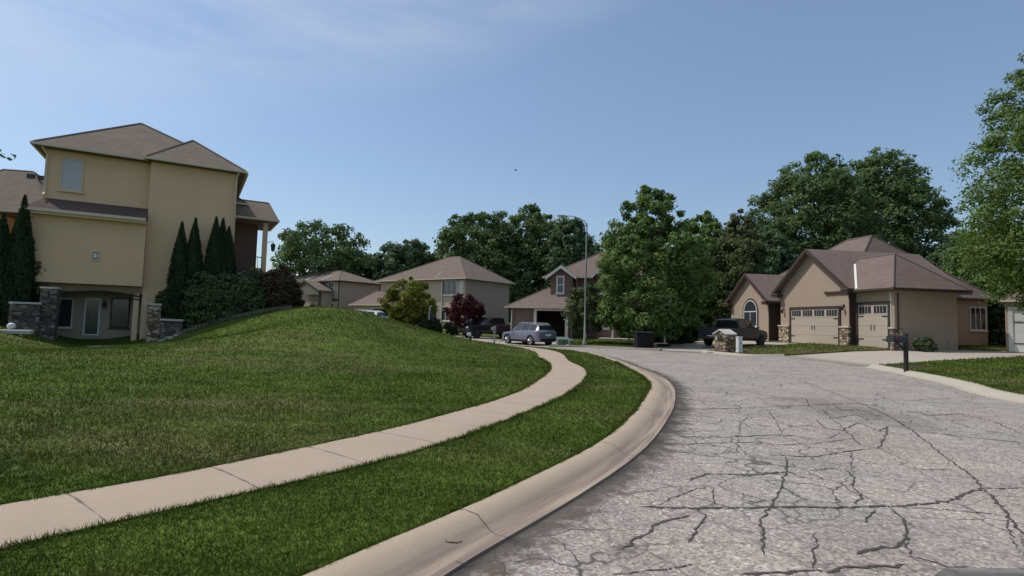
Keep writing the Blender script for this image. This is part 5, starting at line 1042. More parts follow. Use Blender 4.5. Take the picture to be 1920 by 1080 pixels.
def make_vehicle(name, label, cat, st, paint, loc, heading, wheels, wr=.36, track=.80, rim='rim', glass=(), screens=(), lights=(), rear_y=None, extra=None, group=None, cladding=True):
    # built with its nose towards +y; heading = world direction of the nose
    e = empty(name, loc, math.atan2(heading[1], heading[0])-math.pi/2, label, cat, group)
    ys = sorted(set([round(s[0], 3) for s in st]+[round(st[0][0]+(st[-1][0]-st[0][0])*i/40, 3) for i in range(41)]))
    mb = MB(); n = 7; vs = []
    for y in ys:
        p = interp_profile(st, y)
        vs += [(x, y, z) for x, z in p]+[(-x, y, z) for x, z in p[-2::-1]]
    m = 2*n-1; fs = [(i*m+j, i*m+j+1, (i+1)*m+j+1, (i+1)*m+j) for i in range(len(ys)-1) for j in range(m-1)]
    fs += [(i*m+m-1, i*m, (i+1)*m, (i+1)*m+m-1) for i in range(len(ys)-1)]
    fs += [tuple(range(m)), tuple((len(ys)-1)*m+j for j in range(m-1, -1, -1))]
    mb.add(vs, fs); body = mb.build('body', paint, e, smooth=32)
    for wy in wheels:
        for s in (-1, 1):
            mb = MB(); cx = track; n_ = 20
            rings = [(cx-.11, wr*.9), (cx-.10, wr), (cx+.09, wr), (cx+.115, wr*.93), (cx+.115, wr*.70), (cx+.07, wr*.68)]
            vs = []; fs = []
            for (x, r_) in rings:
                for k in range(n_): a = 2*math.pi*k/n_; vs.append((s*x, wy+r_*math.cos(a), wr+r_*math.sin(a)))
            for i in range(len(rings)-1):
                for k in range(n_): fs.append((i*n_+k, i*n_+(k+1) % n_, (i+1)*n_+(k+1) % n_, (i+1)*n_+k))
            fs.append(tuple(range(n_))); fs.append(tuple((len(rings)-1)*n_+k for k in range(n_)))
            mb.add(vs, fs); w = mb.build('wheel', 'tyre', e, smooth=40)
            mb = MB(); xo = s*(cx+.10)
            for k in range(5):
                a = 2*math.pi*k/5+.3; b = .15
                for da in (-.17, .17):
                    P_ = [(xo, wy+math.cos(a+da*2.2)*.07, wr+math.sin(a+da*2.2)*.07), (xo, wy+math.cos(a+da)*wr*.66, wr+math.sin(a+da)*wr*.66)]
                    mb.tube(P_, [.022, .032], 4)
            pts = [(xo-.005*s, wy+math.cos(2*math.pi*k/16)*wr*.66, wr+math.sin(2*math.pi*k/16)*wr*.66) for k in range(17)]; mb.tube(pts, .02, 4)
            mb.tube([(xo-.02*s, wy, wr), (xo+.015*s, wy, wr)], .06, 8); mb.build('rim', rim, w)
            # dark arch lip
            mb = MB(); k_ = 14; vs = []; pw = abs(surf(st, wy, 2.0).x)+.012
            for k in range(k_+1):
                a = math.pi*k/k_*1.12-.19
                for r_ in (wr*.80, wr*1.17): vs.append((s*pw, wy+r_*math.cos(a), wr+r_*math.sin(a)))
            vs2 = [(v[0]-s*.30, v[1], v[2]) for v in vs]
            K2 = len(vs); fs = [(2*k, 2*k+1, 2*k+3, 2*k+2) for k in range(k_)]+[(K2+2*k, K2+2*k+1, 2*k+1, 2*k) if False else (2*k, 2*k+2, K2+2*k+2, K2+2*k) for k in range(k_)]
            mb.add(vs+vs2, fs); mb.build('wheel_arch', 'black_plastic', e)
    for i, g in enumerate(glass):
        for s in (-1, 1):
            mb = MB(); car_panel(mb, st, *g[:4], s, y0t=g[4] if len(g) > 4 else None, y1t=g[5] if len(g) > 5 else None); mb.build('side_window', 'glass_car', e, smooth=40)
    for nm, g in screens:
        mb = MB()
        for s in (-1, 1): car_panel(mb, st, *g, s)
        mb.build(nm, 'glass_car', e, smooth=40)
    for nm, m_, g in lights:
        for s in (-1, 1):
            mb = MB(); car_panel(mb, st, *g, s, off=.016); mb.build(nm, m_, e, smooth=40)
    mb = MB(); a = surf(st, 0, 0).x
    if cladding:
        for s in (-1, 1):
            w0, w1 = wheels[0]+wr*1.2, wheels[1]-wr*1.2; x = surf(st, 0, 1).x
            mb.box(min(s*(x-.05), s*(x+.03)), max(s*(x-.05), s*(x+.03)), w0, w1, surf(st, 0, 0).z-.02, surf(st, 0, 1).z+.05)
        mb.build('sill_cladding', 'black_plastic', e, bevel=.01)
    for s in (-1, 1):
        mb = MB(); my = extra.get('mirror_y', .85); mz = extra.get('mirror_z', 1.1); mx_ = abs(surf(st, my, 3.0).x)
        mb.add(*ball((s*(mx_+.13), my, mz), (.10, .06, .08), 8, 6)); mb.box(min(s*mx_*.95, s*(mx_+.1)), max(s*mx_*.95, s*(mx_+.1)), my-.02, my+.02, mz-.07, mz-.03); mb.build('wing_mirror', paint, e, smooth=50)
    y0 = st[0][0]; y1 = st[-1][0]
    mb = MB(); mb.box(-.26, .26, y0-.035, y0-.012+.0, extra.get('plate_z', .95), extra.get('plate_z', .95)+.14); mb.build('number_plate', 'plate', e)
    mb = MB(); mb.box(-.70, .70, y0-.05, y0+.1, extra.get('bump_z', .42), extra.get('bump_z', .42)+.20); mb.build('rear_bumper', extra.get('bumper_m', 'black_plastic'), e, bevel=.03)
    gw = extra.get('grille_w', .52); mb = MB(); mb.box(-gw, gw, y1-.03, y1+.02, extra.get('grille_z', .50), extra.get('grille_z', .50)+.20); mb.build('grille', 'metal_dark', e, bevel=.015)
    return e
SUV = [(-2.34, pr(.86, .42, .68, .90, .70, .95)), (-2.28, pr(.91, .36, .72, 1.00, .74, 1.06)), (-2.18, pr(.93, .30, .74, 1.05, .74, 1.16)), (-1.98, pr(.945, .28, .75, 1.06, .62, 1.52)), (-1.80, pr(.95, .28, .75, 1.06, .60, 1.60)),
       (-.9, pr(.955, .26, .74, 1.04, .62, 1.66)), (-.1, pr(.955, .26, .74, 1.02, .62, 1.665)), (.35, pr(.955, .26, .74, 1.01, .60, 1.61)), (.75, pr(.95, .27, .73, 1.00, .66, 1.36)), (1.12, pr(.95, .28, .72, .98, .74, 1.07)),
       (1.35, pr(.95, .28, .72, .95, .74, 1.02)), (1.9, pr(.93, .28, .68, .88, .70, .95)), (2.2, pr(.88, .30, .62, .80, .62, .86)), (2.33, pr(.76, .34, .56, .70, .5, .74))]
SG = [(-1.88, -1.12, 4.08, 4.90, -1.80, -1.12), (-1.05, -.12, 4.08, 4.92), (-.05, 1.05, 4.08, 4.90, -.05, .45)]
SS = [('windscreen', (.42, 1.10, 5.08, 5.999)), ('rear_window', (-2.15, -1.96, 5.05, 5.999))]
SLT = [('tail_light', 'red_light', (-2.31, -2.02, 3.0, 4.35)), ('headlight', 'clear_light', (1.95, 2.26, 3.02, 4.2))]
def suv(name, label, paint, loc, hd, lts=SLT, gw=.48, **k):
    e = make_vehicle(name, label, 'car', SUV, paint, loc, hd, (-1.40, 1.42), .37, .84, 'rim', SG, SS, lts, extra=dict(mirror_y=.80, mirror_z=1.10, plate_z=.74, bump_z=.36, grille_w=gw), **k)
    mb = MB()
    for s in (-1, 1): mb.tube([(s*.63, -1.7, 1.60), (s*.64, -1.4, 1.665), (s*.64, .1, 1.68), (s*.63, .4, 1.62)], .018, 5)
    mb.build('roof_rail', 'galv', e)
    mb = MB(); mb.tube([(0, -1.7, 1.6), (0, -1.75, 1.70)], [.035, .01], 5); mb.build('antenna', paint, e)
    return e
p = at(990, 640, 41); suv('parked_suv', 'slate blue crossover car parked in front of the open garage', 'paint_blue', (p.x, 41, H(p.x, 41)+.03), (-.60, .80))
p = at(677, 585, 46); suv('parked_suv', 'white car of which only the roof shows over the lawn crest', 'paint_white', (p.x, 46, at(677, 580, 46).z-1.74), (-.85, .3))
suv('camera_car', 'grey car whose bonnet corner shows at the bottom right of the photo', 'paint_grey', (2.02, -.66, .015), (0.02, 1), gw=.30, lts=[('tail_light', 'red_light', (-2.31, -2.02, 3.0, 4.35)), ('headlight', 'clear_light', (2.05, 2.30, 2.1, 2.8))])
PK = [(-2.92, pr(.94, .55, .85, 1.20, .86, 1.24, wbelt=.93)), (-2.86, pr(.97, .50, .86, 1.24, .88, 1.28, wbelt=.95)), (-1.02, pr(.98, .48, .86, 1.24, .88, 1.28, wbelt=.96)), (-.98, pr(.98, .48, .86, 1.24, .72, 1.80, wbelt=.96)), (-.8, pr(.98, .46, .86, 1.24, .68, 1.91, wbelt=.96)),
      (.35, pr(.98, .46, .86, 1.23, .68, 1.95, wbelt=.96)), (.75, pr(.98, .46, .86, 1.22, .68, 1.90, wbelt=.95)), (1.15, pr(.98, .46, .86, 1.21, .74, 1.58, wbelt=.95)), (1.55, pr(.98, .46, .86, 1.20, .80, 1.26, wbelt=.95)), (2.0, pr(.98, .46, .86, 1.16, .80, 1.22, wbelt=.94)),
      (2.6, pr(.97, .46, .82, 1.08, .78, 1.14, wbelt=.92)), (2.82, pr(.93, .46, .76, 1.02, .74, 1.07, wbelt=.88)), (2.92, pr(.86, .48, .72, .92, .7, .96))]
PG = [(-.92, -.15, 4.08, 4.90, -.86, -.15), (-.07, .62, 4.08, 4.92, -.07, .55), (.66, 1.42, 4.08, 4.86, .60, .95)]
PS = [('windscreen', (.80, 1.52, 5.06, 5.999)), ('rear_window', (-1.015, -.86, 5.1, 5.999))]
PL = [('tail_light', 'red_light', (-2.90, -2.74, 2.4, 4.2)), ('headlight', 'clear_light', (2.62, 2.88, 2.6, 4.1))]
def pickup(name, label, paint, loc, hd, ltop=True, **k):
    e = make_vehicle(name, label, 'pickup truck', PK, paint, loc, hd, (-1.78, 1.86), .41, .88, 'rim_dark', PG, PS, PL, extra=dict(mirror_y=1.15, mirror_z=1.32, plate_z=.62, bump_z=.52, bumper_m='metal_dark', grille_z=.68), **k)
    mb = MB(); mb.box(-.80, .80, -2.78, -1.06, 1.245, 1.292) if ltop else None; mb.build('bed_cover', 'black_plastic', e)
    mb = MB(); mb.box(-.84, .84, -2.975, -2.925, .80, 1.24); tg = mb.build('tailgate', paint, e, bevel=.015)
    mb = MB(); mb.box(-.12, .12, -2.995, -2.977, 1.06, 1.12); mb.build('handle', 'metal_dark', tg)
    mb = MB()
    for s in (-1, 1):
        for y in (-.1, .66): mb.box(min(s*.975, s*1.0), max(s*.975, s*1.0), y-.2, y-.06, 1.10, 1.13)
    mb.build('door_handle', 'metal_dark', e)
    return e
p = at(1377, 640, 36.8); pickup('parked_pickup', 'dark grey pickup parked behind the stone mailbox pillar', 'paint_dark', (p.x, 36.8, H(p.x, 36.8)+.03), (.78, .62))
p = at(920, 625, 49); pickup('parked_pickup', 'black pickup facing left behind the blue car', 'paint_black', (p.x, 49, H(p.x, 49)+.03), (-.86, -.50))
# ------------------------------------------------------------------ street furniture and small things
def lamp_post():
    Y = 37; p = at(1096, 645, Y); z = L(p.x, Y); e = empty('street_lamp', (p.x, Y, z), 0, 'tall grey street lamp with a curved arm over the street', 'street lamp'); h = at(1098, 418, Y).z-z
    mb = MB(); mb.tube([(0, 0, -.2), (0, 0, .05), (0, 0, h*.5), (.02, 0, h)], [.11, .09, .07, .045], 10); mb.build('pole', 'galv', e, smooth=60)
    mb = MB(); mb.tube([(0, 0, 0), (0, 0, .25)], .17, 10); mb.box(.1, .13, -.06, .06, .5, .8); mb.build('base_cover', 'galv', e)
    ax = -(1098-1042)/1000*Y; mb = MB(); mb.tube([(.02, 0, h-.35), (-.15, 0, h+.15), (ax*.4, 0, h+.42), (ax*.8, 0, h+.5)], [.04, .035, .03, .028], 7); mb.build('arm', 'galv', e, smooth=60)
    mb = MB(); mb.add(*ball((ax*.88, 0, h+.48), (.30, .12, .06), 12, 8)); mb.build('lamp_head', 'galv', e, smooth=60)
    mb = MB(); mb.add(*ball((ax*.92, 0, h+.41), (.2, .11, .06), 10, 6)); mb.build('lens', 'clear_light', e, smooth=60)
lamp_post()
def stone_mailbox():
    Y = 30.0; p = at(1359, 661, Y); z = L(p.x, Y)-.04; e = empty('stone_mailbox_pillar', (p.x, Y, z), R(28), 'brown stone mailbox pillar with pale gabled cap at the driveway corner', 'mailbox'); h = at(1359, 617, Y).z-z
    w = .37; mb = MB(); mb.box(-w, w, -.36, .36, -.3, h-.30); mb.poly([(-w, -.36, h-.301), (w, -.36, h-.301), (w, -.36, h-.30)], (0, 0, 0)) if False else None
    rn = random.Random(4)
    for s in (-1, 1):
        zc = 0
        while zc < h-.42:
            hh = rn.uniform(.08, .17); x = -w
            while x < w-.05:
                ww = min(rn.uniform(.12, .30), w-x); mb.box(x+.008, x+ww-.008, min(s*.36, s*(.37+rn.uniform(.01, .04))), max(s*.36, s*(.37+rn.uniform(.01, .04))), zc+.008, zc+hh-.008); x += ww
            y = -.36
            while y < .31:
                ww = min(rn.uniform(.12, .30), .36-y); q = w+rn.uniform(.01, .04); mb.box(min(s*w, s*q), max(s*w, s*q), y+.008, y+ww-.008, zc+.008, zc+hh-.008); y += ww
            zc += hh
    mb.build('stone_pillar', 'stone', e)
    mb = MB(); mb.poly([(-w-.09, -.46, h-.26), (-w-.09, 0, h), (-w-.09, .46, h-.26), (-w-.09, .46, h-.33), (-w-.09, 0, h-.07), (-w-.09, -.46, h-.33)], (2*w+.18, 0, 0)); mb.build('cap', 'cap', e)
    mb = MB(); mb.poly([(-w, -.36, h-.299), (-w, .36, h-.299), (-w, 0, h-.10)], (2*w, 0, 0)); mb.build('gable_stone', 'stone', e)
    mb = MB(); mb.box(-w-.06, -w-.035, -.16, .16, h-.62, h-.34); d = mb.build('mailbox_door', 'metal_dark', e, bevel=.01)
    mb = MB(); mb.box(-w-.075, -w-.061, -.03, .03, h-.42, h-.40); mb.build('handle', 'galv', d)
stone_mailbox()
def pedestal(label, px, pyb, Y, w, h, m, name='utility_pedestal', capm='white_plastic', rz=.3):
    p = at(px, pyb, Y); z = L(p.x, Y); e = empty(name, (p.x, Y, z), rz, label, 'utility box')
    mb = MB(); mb.poly([(-w/2, -w*.4, -.1), (w/2, -w*.4, -.1), (w*.44, -w*.36, h), (-w*.44, -w*.36, h)], (0, w*.75, 0)); mb.build('cabinet', m, e, bevel=.015)
    mb = MB(); mb.box(-w*.5, w*.5, -w*.42, w*.44, h+.002, h+.05); mb.build('lid', capm, e, bevel=.01)
    mb = MB(); mb.box(-w*.6, w*.6, -w*.5, w*.5, -.1, .05); mb.build('base', 'cap', e)
    mb = MB(); mb.box(-.03, .03, -w*.42, -w*.39, h*.6, h*.68); mb.build('lock', 'metal_dark', e)
pedestal('pale grey cable pedestal standing right of the stone mailbox pillar', 1386, 662, 29.2, .30, .82, 'white_plastic')
def transformer(label, px, pyb, Y, w, d, h, m='util_green'):
    p = at(px, pyb, Y); z = L(p.x, Y); e = empty('transformer_box', (p.x, Y, z), .1, label, 'utility box')
    mb = MB(); mb.poly([(-w/2, -d/2, 0), (-w/2, d/2, 0), (-w/2, d/2, h), (-w/2, -d*.1, h), (-w/2, -d/2, h*.75)], (w, 0, 0)); mb.build('cabinet', m, e, bevel=.02)
    mb = MB(); mb.box(-w/2-.1, w/2+.1, -d/2-.1, d/2+.1, -.15, .03); mb.build('concrete_pad', 'cap', e)
    mb = MB(); mb.box(-.01, .01, -d/2-.012, -d/2-.001, .06, h*.72); mb.box(.05, .08, -d/2-.03, -d/2-.001, h*.4, h*.5); mb.build('door_seam', 'metal_dark', e)
transformer('wide green transformer box on the lawn right of the blue car', 1055, 644, 38.8, .85, .8, .55)
transformer('small pale green pedestal beside the street lamp base', 1070, 646, 37.2, .30, .3, .45)
def wheelie_bin(label, x, y, rz, group=None):
    e = empty('wheelie_bin', (x, y, H(x, y)+.02), rz, label, 'bin', group)
    mb = MB(); mb.add([(-.50, -.26, .06), (.50, -.26, .06), (.50, .26, .06), (-.50, .26, .06), (-.57, -.36, .98), (.57, -.36, .98), (.57, .38, .98), (-.57, .38, .98)], [(0, 3, 2, 1), (4, 5, 6, 7), (0, 1, 5, 4), (1, 2, 6, 5), (2, 3, 7, 6), (3, 0, 4, 7)]); mb.build('bin_body', 'black_plastic', e, bevel=.03)
    mb = MB(); mb.poly([(-.60, -.40, .985), (-.60, .36, .985), (-.60, .36, 1.04), (-.60, 0, 1.10), (-.60, -.40, 1.03)], (1.20, 0, 0)); l_ = mb.build('lid', 'black_plastic', e, bevel=.02)
    mb = MB(); mb.tube([(-.5, .44, 1.0), (.5, .44, 1.0)], .02, 6); mb.build('handle', 'black_plastic', e)
    for s in (-1, 1): mb = MB(); mb.tube([(s*.50, .28, .13), (s*.58, .28, .13)], .13, 12); mb.build('wheel', 'tyre', e)
    mb = MB(); mb.box(-.5, .5, -.385, -.34, .78, .84); mb.build('lift_bar', 'black_plastic', e)
b = gz(1210, 655, 0); wheelie_bin('large black wheeled bin at the kerb under the big maple', b.x, b.y+.35, .10)
def hoop(label, px, pyb, Y, h, lean=0.):
    p = at(px, pyb, Y); z = L(p.x, Y); e = empty('basketball_hoop', (p.x, Y, z), 2.6, label, 'basketball hoop')
    mb = MB(); mb.tube([(0, 0, .08), (0, 0, h)], .055, 8); mb.build('pole', 'trim_white', e)
    mb = MB(); mb.poly([(-.45, -.35, 0), (.45, -.35, 0), (.32, -.25, .16), (-.32, -.25, .16)], (0, .9, 0)); mb.build('base', 'black_plastic', e, bevel=.03)
    mb = MB(); mb.tube([(0, 0, h-.3), (0, .5, h+.05)], .03, 6); mb.tube([(0, 0, h-.02), (0, .5, h+.35)], .03, 6); mb.build('arm', 'metal_dark', e)
    mb = MB(); mb.box(-.55, .55, .5, .53, h-.2, h+.55); mb.build('backboard', 'white_plastic', e)
    pts = [(.22*math.cos(a*math.pi/8), .80+.22*math.sin(a*math.pi/8), h-.02) for a in range(17)]; mb = MB(); mb.tube(pts, .012, 5); mb.build('rim', 'red_light', e)
hoop('portable basketball hoop pole on a flat base behind the bin', 1246, 640, 36.5, 2.9)
def post_mailbox(name, label, px, pyb, Y, h, white=False, big=False, rz=0., m='black_paint', box=True):
    p = at(px, pyb, Y); z = L(p.x, Y); e = empty(name, (p.x, Y, z), rz, label, 'mailbox'); w = .055
    mb = MB(); mb.box(-w, w, -w, w, -.2, h); mb.tube([(0, 0, h), (0, 0, h+.06)], [.06, .01], 4); mb.build('post', m, e, bevel=.008)
    mb = MB(); mb.poly([(-.02, -w-.001, h-.62), (-.02, -w-.001, h-.50), (-.02, -.42, h-.24), (-.02, -.50, h-.24)], (.04, 0, 0)); mb.build('bracket', m, e)
    mb = MB(); n = 8; r_ = .10 if not big else .145; y0, y1 = (-.58, .02) if not big else (-.62, -.0); zb = h-.235 if not big else h-.31
    sec = [(-r_, zb), (r_, zb)]+[(r_*math.cos(math.pi*i/n), zb+.11+r_*math.sin(math.pi*i/n)) for i in range(n+1)]
    mb.poly([(x, y0, zz) for x, zz in sec], (0, y1-y0-.06, 0)); b_ = mb.build('mailbox', m if not big else 'metal_dark', e, smooth=40)
    mb = MB(); mb.poly([(x*1.05, y0-.012, zz+.0) for x, zz in sec], (0, .011, 0)); mb.build('mailbox_door', 'metal_dark' if big else m, b_)
    mb = MB(); mb.box(r_+.002, r_+.015, y0+.12, y0+.15, zb+.05, zb+.24); mb.build('flag', 'red_light', b_)
    if white: mb = MB(); mb.add(*ball((-.06, -w-.02, h-.85), (.16, .015, .12), 12, 6)); mb.build('round_sign', 'white_plastic', e)
    return e
post_mailbox('post_mailbox', 'black mailbox on a square post on the right hand lawn', 1699, 686, 18.6, 1.30, big=True, rz=math.pi*-.5+.15)
post_mailbox('post_mailbox', 'black mailbox post with small white round sign by the lawn edge', 882, 639, 30.9, 1.22, white=True, rz=-.4)
post_mailbox('post_mailbox', 'thin grey mailbox post between black truck and blue car', 927, 638, 39, 1.25, rz=-.3, m='galv')
# mulch bed round the stone pillar, right-hand lawn corner
def flat_bed(name, pts, dz, m, label):
    P = [Vector((a, b)) for a, b in pts]; c = sum(P, Vector((0, 0)))/len(P); mb = MB(); vs = [(c.x, c.y, L(c.x, c.y)+dz+.04)]; n = len(P); R_ = 3
    for j in range(1, R_+1):
        for q in P: s_ = c.lerp(q, j/R_); vs.append((s_.x, s_.y, L(s_.x, s_.y)+dz*(1 if j < R_ else -1)))
    fs = [(0, 1+i, 1+(i+1) % n) for i in range(n)]+[(1+(j-1)*n+i, 1+j*n+i, 1+j*n+(i+1) % n, 1+(j-1)*n+(i+1) % n) for j in range(1, R_) for i in range(n)]
    mb.add(vs, fs); o = mb.build(name, m); o['kind'] = 'structure'; return o
cx_, cy_ = at(1359, 662, 29.8).xy
flat_bed('mulch_bed', [(cx_+.35+1.25*math.cos(a*.524), cy_+.25+.85*math.sin(a*.524)) for a in range(12)], .05, 'mulch', '')
cm = at(1700, 686, 18.6); k2 = gz(1650, 690, .1)
flat_bed('mulch_bed', [(k2.x+.25, k2.y-.1), (k2.x+1.1, k2.y-.45), (k2.x+2.0, k2.y+.1), (k2.x+2.6, k2.y+1.2), (k2.x+1.4, k2.y+.8), (k2.x+.4, k2.y+.2)], .02, 'mulch', '')
# retaining walls and patio things by the left house
hu, hv = LH.u, LH.v
def lh_world(px, py, y0): x, z = LH.P(px, py, y0); q = LH.A+hu*x+hv*y0; return Vector((q.x, q.y, z+LH.z0))
def stone_wall(name, label, p0, p1, h0, h1, th=.4, cap=True, m='stone_grey', zb=-1.0):
    e = empty(name, (p0.x, p0.y, min(p0.z, p1.z)), 0, label, 'wall'); d = (p1-p0); L2 = Vector((d.x, d.y)).length; u = Vector((d.x, d.y, 0)).normalized(); n = Vector((-u.y, u.x, 0)); mb = MB()
    zt0 = h0-e.location.z; zt1 = h1-e.location.z
    mb.poly([Vector((0, 0, zb)), u*L2+Vector((0, 0, zb)), u*L2+Vector((0, 0, zt1)), Vector((0, 0, zt0))], n*th); mb.build('wall_body', m, e)
    if cap:
        mb = MB(); o = n*-.04-u*.03; mb.poly([o+Vector((0, 0, zt0+.002)), o+u*(L2+.06)+Vector((0, 0, zt1+.002)), o+u*(L2+.06)+Vector((0, 0, zt1+.09)), o+Vector((0, 0, zt0+.09))], n*(th+.08)); mb.build('cap', 'cap' if m != 'edging' else 'edging', e)
    return e
a = lh_world(68, 640, -2.0); b = lh_world(100, 640, -2.0); zt = lh_world(84, 541, -2.0).z; stone_wall('stone_pillar', 'tall grey stone pillar left of the basement patio', a, b, zt, zt, .8)
a = lh_world(20, 610, -2.6); b = lh_world(72, 610, -2.2); zt = lh_world(45, 570, -2.4).z; stone_wall('retaining_wall', 'low grey stone retaining wall with pale cap left of the patio pillar', a, b, zt, zt, .4)
a = lh_world(272, 640, -1.5); b = lh_world(298, 640, -1.5); zt = lh_world(284, 572, -1.5).z; stone_wall('stone_pillar', 'short stone pillar with pale cap right of the basement patio', a, b, zt, zt, .55, m='stone')
a = lh_world(299, 640, -1.9); b = lh_world(342, 610, -2.2); zt = lh_world(318, 601, -1.6).z; stone_wall('retaining_wall', 'low stone retaining wall with pale cap right of the patio pillar', a, b, zt, zt-.02, .4)
def edging():
    pts = [(332, 612, 26.9), (380, 606, 27.2), (430, 597, 27.6), (480, 589, 28), (520, 582, 28.3), (548, 577, 28.6)]
    P = [at(*q) for q in pts]; c = P[0]; e = empty('garden_edging', (c.x, c.y, c.z-.4), 0, 'long low block edging wall curving up the lawn below the shrubs', 'edging'); mb = MB()
    Q = resample(crom([tuple(p.xy) for p in P]), 34)
    rn = random.Random(8)
    for i in range(33):
        a, b = Q[i], Q[i+1]; d = (b-a); d /= np.linalg.norm(d); n = np.array([-d[1], d[0]]); z = L(*a)
        for k in range(2):
            o = rn.uniform(0, .03); vs = [(*(a+d*.01+n*(-.16+o)), z-.15+.17*k), (*(b-d*.01+n*(-.16+o)), z-.15+.17*k), (*(b-d*.01+n*.16), z-.15+.17*k), (*(a+d*.01+n*.16), z-.15+.17*k)]
            vs = [(v[0]-c.x, v[1]-c.y, v[2]-c.z+.4) for v in vs]; mb.poly(vs, (0, 0, .165))
    mb.build('blocks', 'edging', e)
edging()
# cypress trees and shrubs at the left house
def cypress(label, px, ytop, y0, w, seed):
    q = lh_world(px, 540, y0); zb = L(q.x, q.y); x, zt = LH.P(px, ytop, y0); h = zt+LH.z0-zb
    e = empty('arborvitae', (q.x, q.y, zb), 0, label, 'evergreen', 'columnar evergreens'); mb = MB(); mb.tube([(0, 0, -.2), (0, 0, h*.5), (0, 0, h*.9)], [.08, .05, .015], 6); mb.build('trunk', 'bark', e)
    V, sh = cone_crown(seed, h, w*1.08, [(0, .8), (.12, .97), (.3, 1), (.5, .86), (.7, .62), (.87, .32), (1, .03)], 15000, .07); np_mesh('crown', V, 4, 'leaf_arb', e, sh)
cypress('shorter leftmost evergreen against the tan wall', 334, 415, -1.5, .92, 51); cypress('taller evergreen of the left pair against the tan wall', 359, 408, -1.45, .95, 52)
cypress('leftmost evergreen of the right trio against the tan wall', 398, 406, -1.4, .92, 53); cypress('middle evergreen of the right trio against the tan wall', 411, 409, -1.1, .9, 54); cypress('rightmost evergreen of the trio by the tan house corner', 423, 424, -1.0, .9, 55)
for px, yt, y0, w, sd, lb in ((33, 365, -1.2, 1.0, 56, 'dark pointed evergreen standing alone by the left neighbour balcony'), (-4, 400, -1.0, 1.0, 57, 'dark evergreen cut off by the left photo edge')): cypress(lb, px, yt, y0, w, sd)
def shrub_px(label, px, ytop, Y, wpx, d, leafm='leaf_shrub', seed=1, leaf=.08, ncl=80, nl=60, **k):
    p = at(px, ytop, Y); z = L(p.x, Y); return shrub(label, p.x, Y, wpx/1000*Y, d, p.z-z, leafm, seed, leaf, ncl, nl, **k)
GS = 'foundation shrubs'
for i, (px, yt, Y, w, d, lm, lb) in enumerate([
    (314, 540, 27.7, 40, 1.0, 'leaf_shrub', 'small flowering shrub behind the short stone pillar'), (345, 528, 28.0, 66, 1.5, 'leaf_shrub', 'dark shrub below the left pair of cypress trees'),
    (385, 515, 27.8, 76, 1.9, 'leaf_shrub', 'rounded dark shrub between the two cypress groups'), (432, 508, 28.3, 76, 1.9, 'leaf_shrub', 'dark shrub below the house corner downspout'),
    (478, 506, 28.8, 70, 2.0, 'leaf_shrub', 'dark shrub in front of the porch'), (515, 508, 29.3, 60, 2.0, 'leaf_rust', 'rust tinged shrub in front of the porch column'), (540, 520, 29.8, 44, 1.8, 'leaf_rust', 'smaller rust brown shrub at the end of the shrub bed'),
    (528, 500, 31.5, 50, 1.6, 'leaf_rust', 'tall thin rusty shrub behind the porch shrub'),
    (50, 462, 25.1, 60, 1.3, 'leaf_arb', 'large dark shaded bush left of the tan house'), (12, 478, 24.8, 62, 1.3, 'leaf_arb', 'large dark shaded bush at the left photo edge'), (-34, 485, 24.5, 62, 1.5, 'leaf_arb', 'dark bush beyond the left photo edge')]):
    shrub_px(lb, px, yt, Y, w, d, lm, 60+i, .075, 120, 75, group=GS)
for i, (px, yt, Y, w, lb) in enumerate([(792, 596, 50, 24, 'clipped dark shrub below the yellow green tree'), (815, 597, 51, 26, 'clipped dark shrub in the middle below the beige house windows'), (847, 598, 51, 26, 'clipped dark shrub left of the red tree trunk'), (745, 590, 50, 40, 'wide dark bush by the garage wing of the beige house')]):
    shrub_px(lb, px, yt, Y, w, 1.2, 'leaf_arb', 80+i, .09, 50, 60, group='clipped shrubs at the beige house')
for i, (px, yt, Y, w, lb) in enumerate([(1262, 596, 41, 42, 'tall dark hedge bush left behind the hoop pole'), (1290, 594, 42, 42, 'tall dark hedge bush right behind the hoop pole'), (1225, 600, 43, 46, 'dark bush behind the black bin')]):
    shrub_px(lb, px, yt, Y, w, 1.5, 'leaf_arb', 90+i, .09, 90, 70, group='dark hedge bushes behind the maple')
shrub_px('low green shrub by the gas pipe on the taupe side wall', 1733, 633, 29.8, 46, .8, 'leaf_shrub', 97, .05, 60, 60)
for i, (px, yt, Y, w, lb) in enumerate([(1868, 560, 37, 50, 'tall dark bush left in the gap between the right houses'), (1895, 540, 38, 50, 'tall dark bush behind the white garage house corner')]):
    shrub_px(lb, px, yt, Y, w, 2.2, 'leaf_arb', 99+i, .1, 110, 70, group='dark bushes between the right houses')
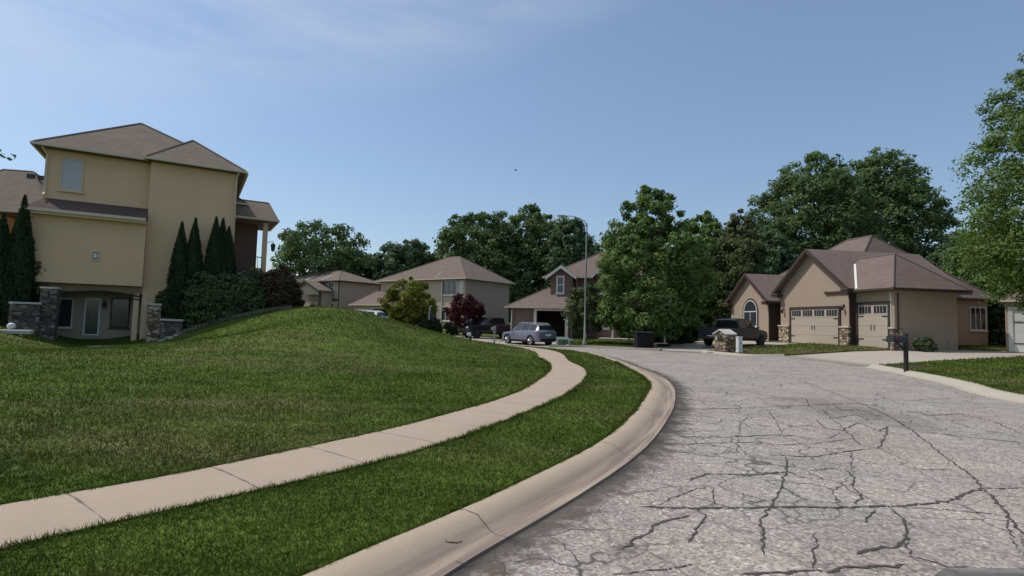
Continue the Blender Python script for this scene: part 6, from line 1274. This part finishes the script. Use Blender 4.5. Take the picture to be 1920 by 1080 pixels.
def small_things():
    p = lh_world(22, 600, -3.3); z = L(p.x, p.y); e = empty('globe_light', (p.x, p.y, z), 0, 'small white globe on the lawn at the far left', 'garden light')
    mb = MB(); mb.add(*ball((0, 0, .26), (.15, .15, .15), 14, 10)); mb.build('globe', 'white_plastic', e, smooth=60); mb = MB(); mb.tube([(0, 0, -.05), (0, 0, .12)], .06, 8); mb.build('base', 'metal_dark', e)
    p = lh_world(8, 607, -3.5); mb = MB()
    rn = random.Random(6)
    mb.box(-1.1, 1.0, -.13, .13, -.1, .09)
    o = mb.build('edging_slab', 'rock', None, bevel=.03); o.location = (p.x, p.y, L(p.x, p.y)); o.rotation_euler = (0, 0, .3); tag(o, 'pale edging slab lying on the lawn at the left photo edge', 'slab')
    # river stones below the right retaining wall
    for i in range(16):
        q = lh_world(300+i*2.6, 632-i*1.3, -2.2+rn.uniform(-.25, .25)); mb = MB(); s = rn.uniform(.05, .10); mb.add(*ball((0, 0, 0), (s*1.3, s, s*.8), 7, 5)); o = mb.build('river_stone', 'rock', None, smooth=60)
        o.location = (q.x, q.y, L(q.x, q.y)+s*.4); o.rotation_euler = (0, 0, rn.random()*3); tag(o, 'small pale river stone below the right hand retaining wall', 'stone', 'river stones below the retaining wall')
    # twig on the kerb
    g = gz(851, 1030, .08); mb = MB(); z = H(g.x, g.y)+.125
    mb.tube([(-.05, .01, .0), (-.02, -.01, .006), (.02, -.008, .004), (.05, .012, .006)], [.004, .006, .006, .003], 5); mb.tube([(-.05, .01, .0), (-.058, .03, .01)], .003, 4); mb.tube([(.03, -.005, .004), (.045, -.02, .01)], .003, 4)
    o = mb.build('dry_twig', 'twig'); o.location = (g.x, g.y, z); tag(o, 'small curled dry twig lying on the concrete kerb', 'twig')
    # leaf in the verge
    # bird
    p = at(967, 319, 60); e = MB(); e.add([(0, 0, 0), (-.34, .02, .12), (-.12, -.10, .02), (.34, .02, .10), (.12, -.10, .02), (0, .22, .01), (-.03, 0, .05), (.03, 0, .05), (0, -.25, 0)], [(0, 2, 1, 6), (0, 7, 3, 4), (0, 5, 6), (0, 7, 5), (0, 8, 2), (0, 4, 8), (6, 5, 7), (6, 7, 8)])
    e.add(*ball((0, 0, .0), (.07, .22, .06), 8, 6)); o = e.build('bird', 'black_paint'); o.location = p; o.rotation_euler = (0, 0, 1.1); tag(o, 'tiny dark bird flying high in the blue sky', 'bird')
small_things()
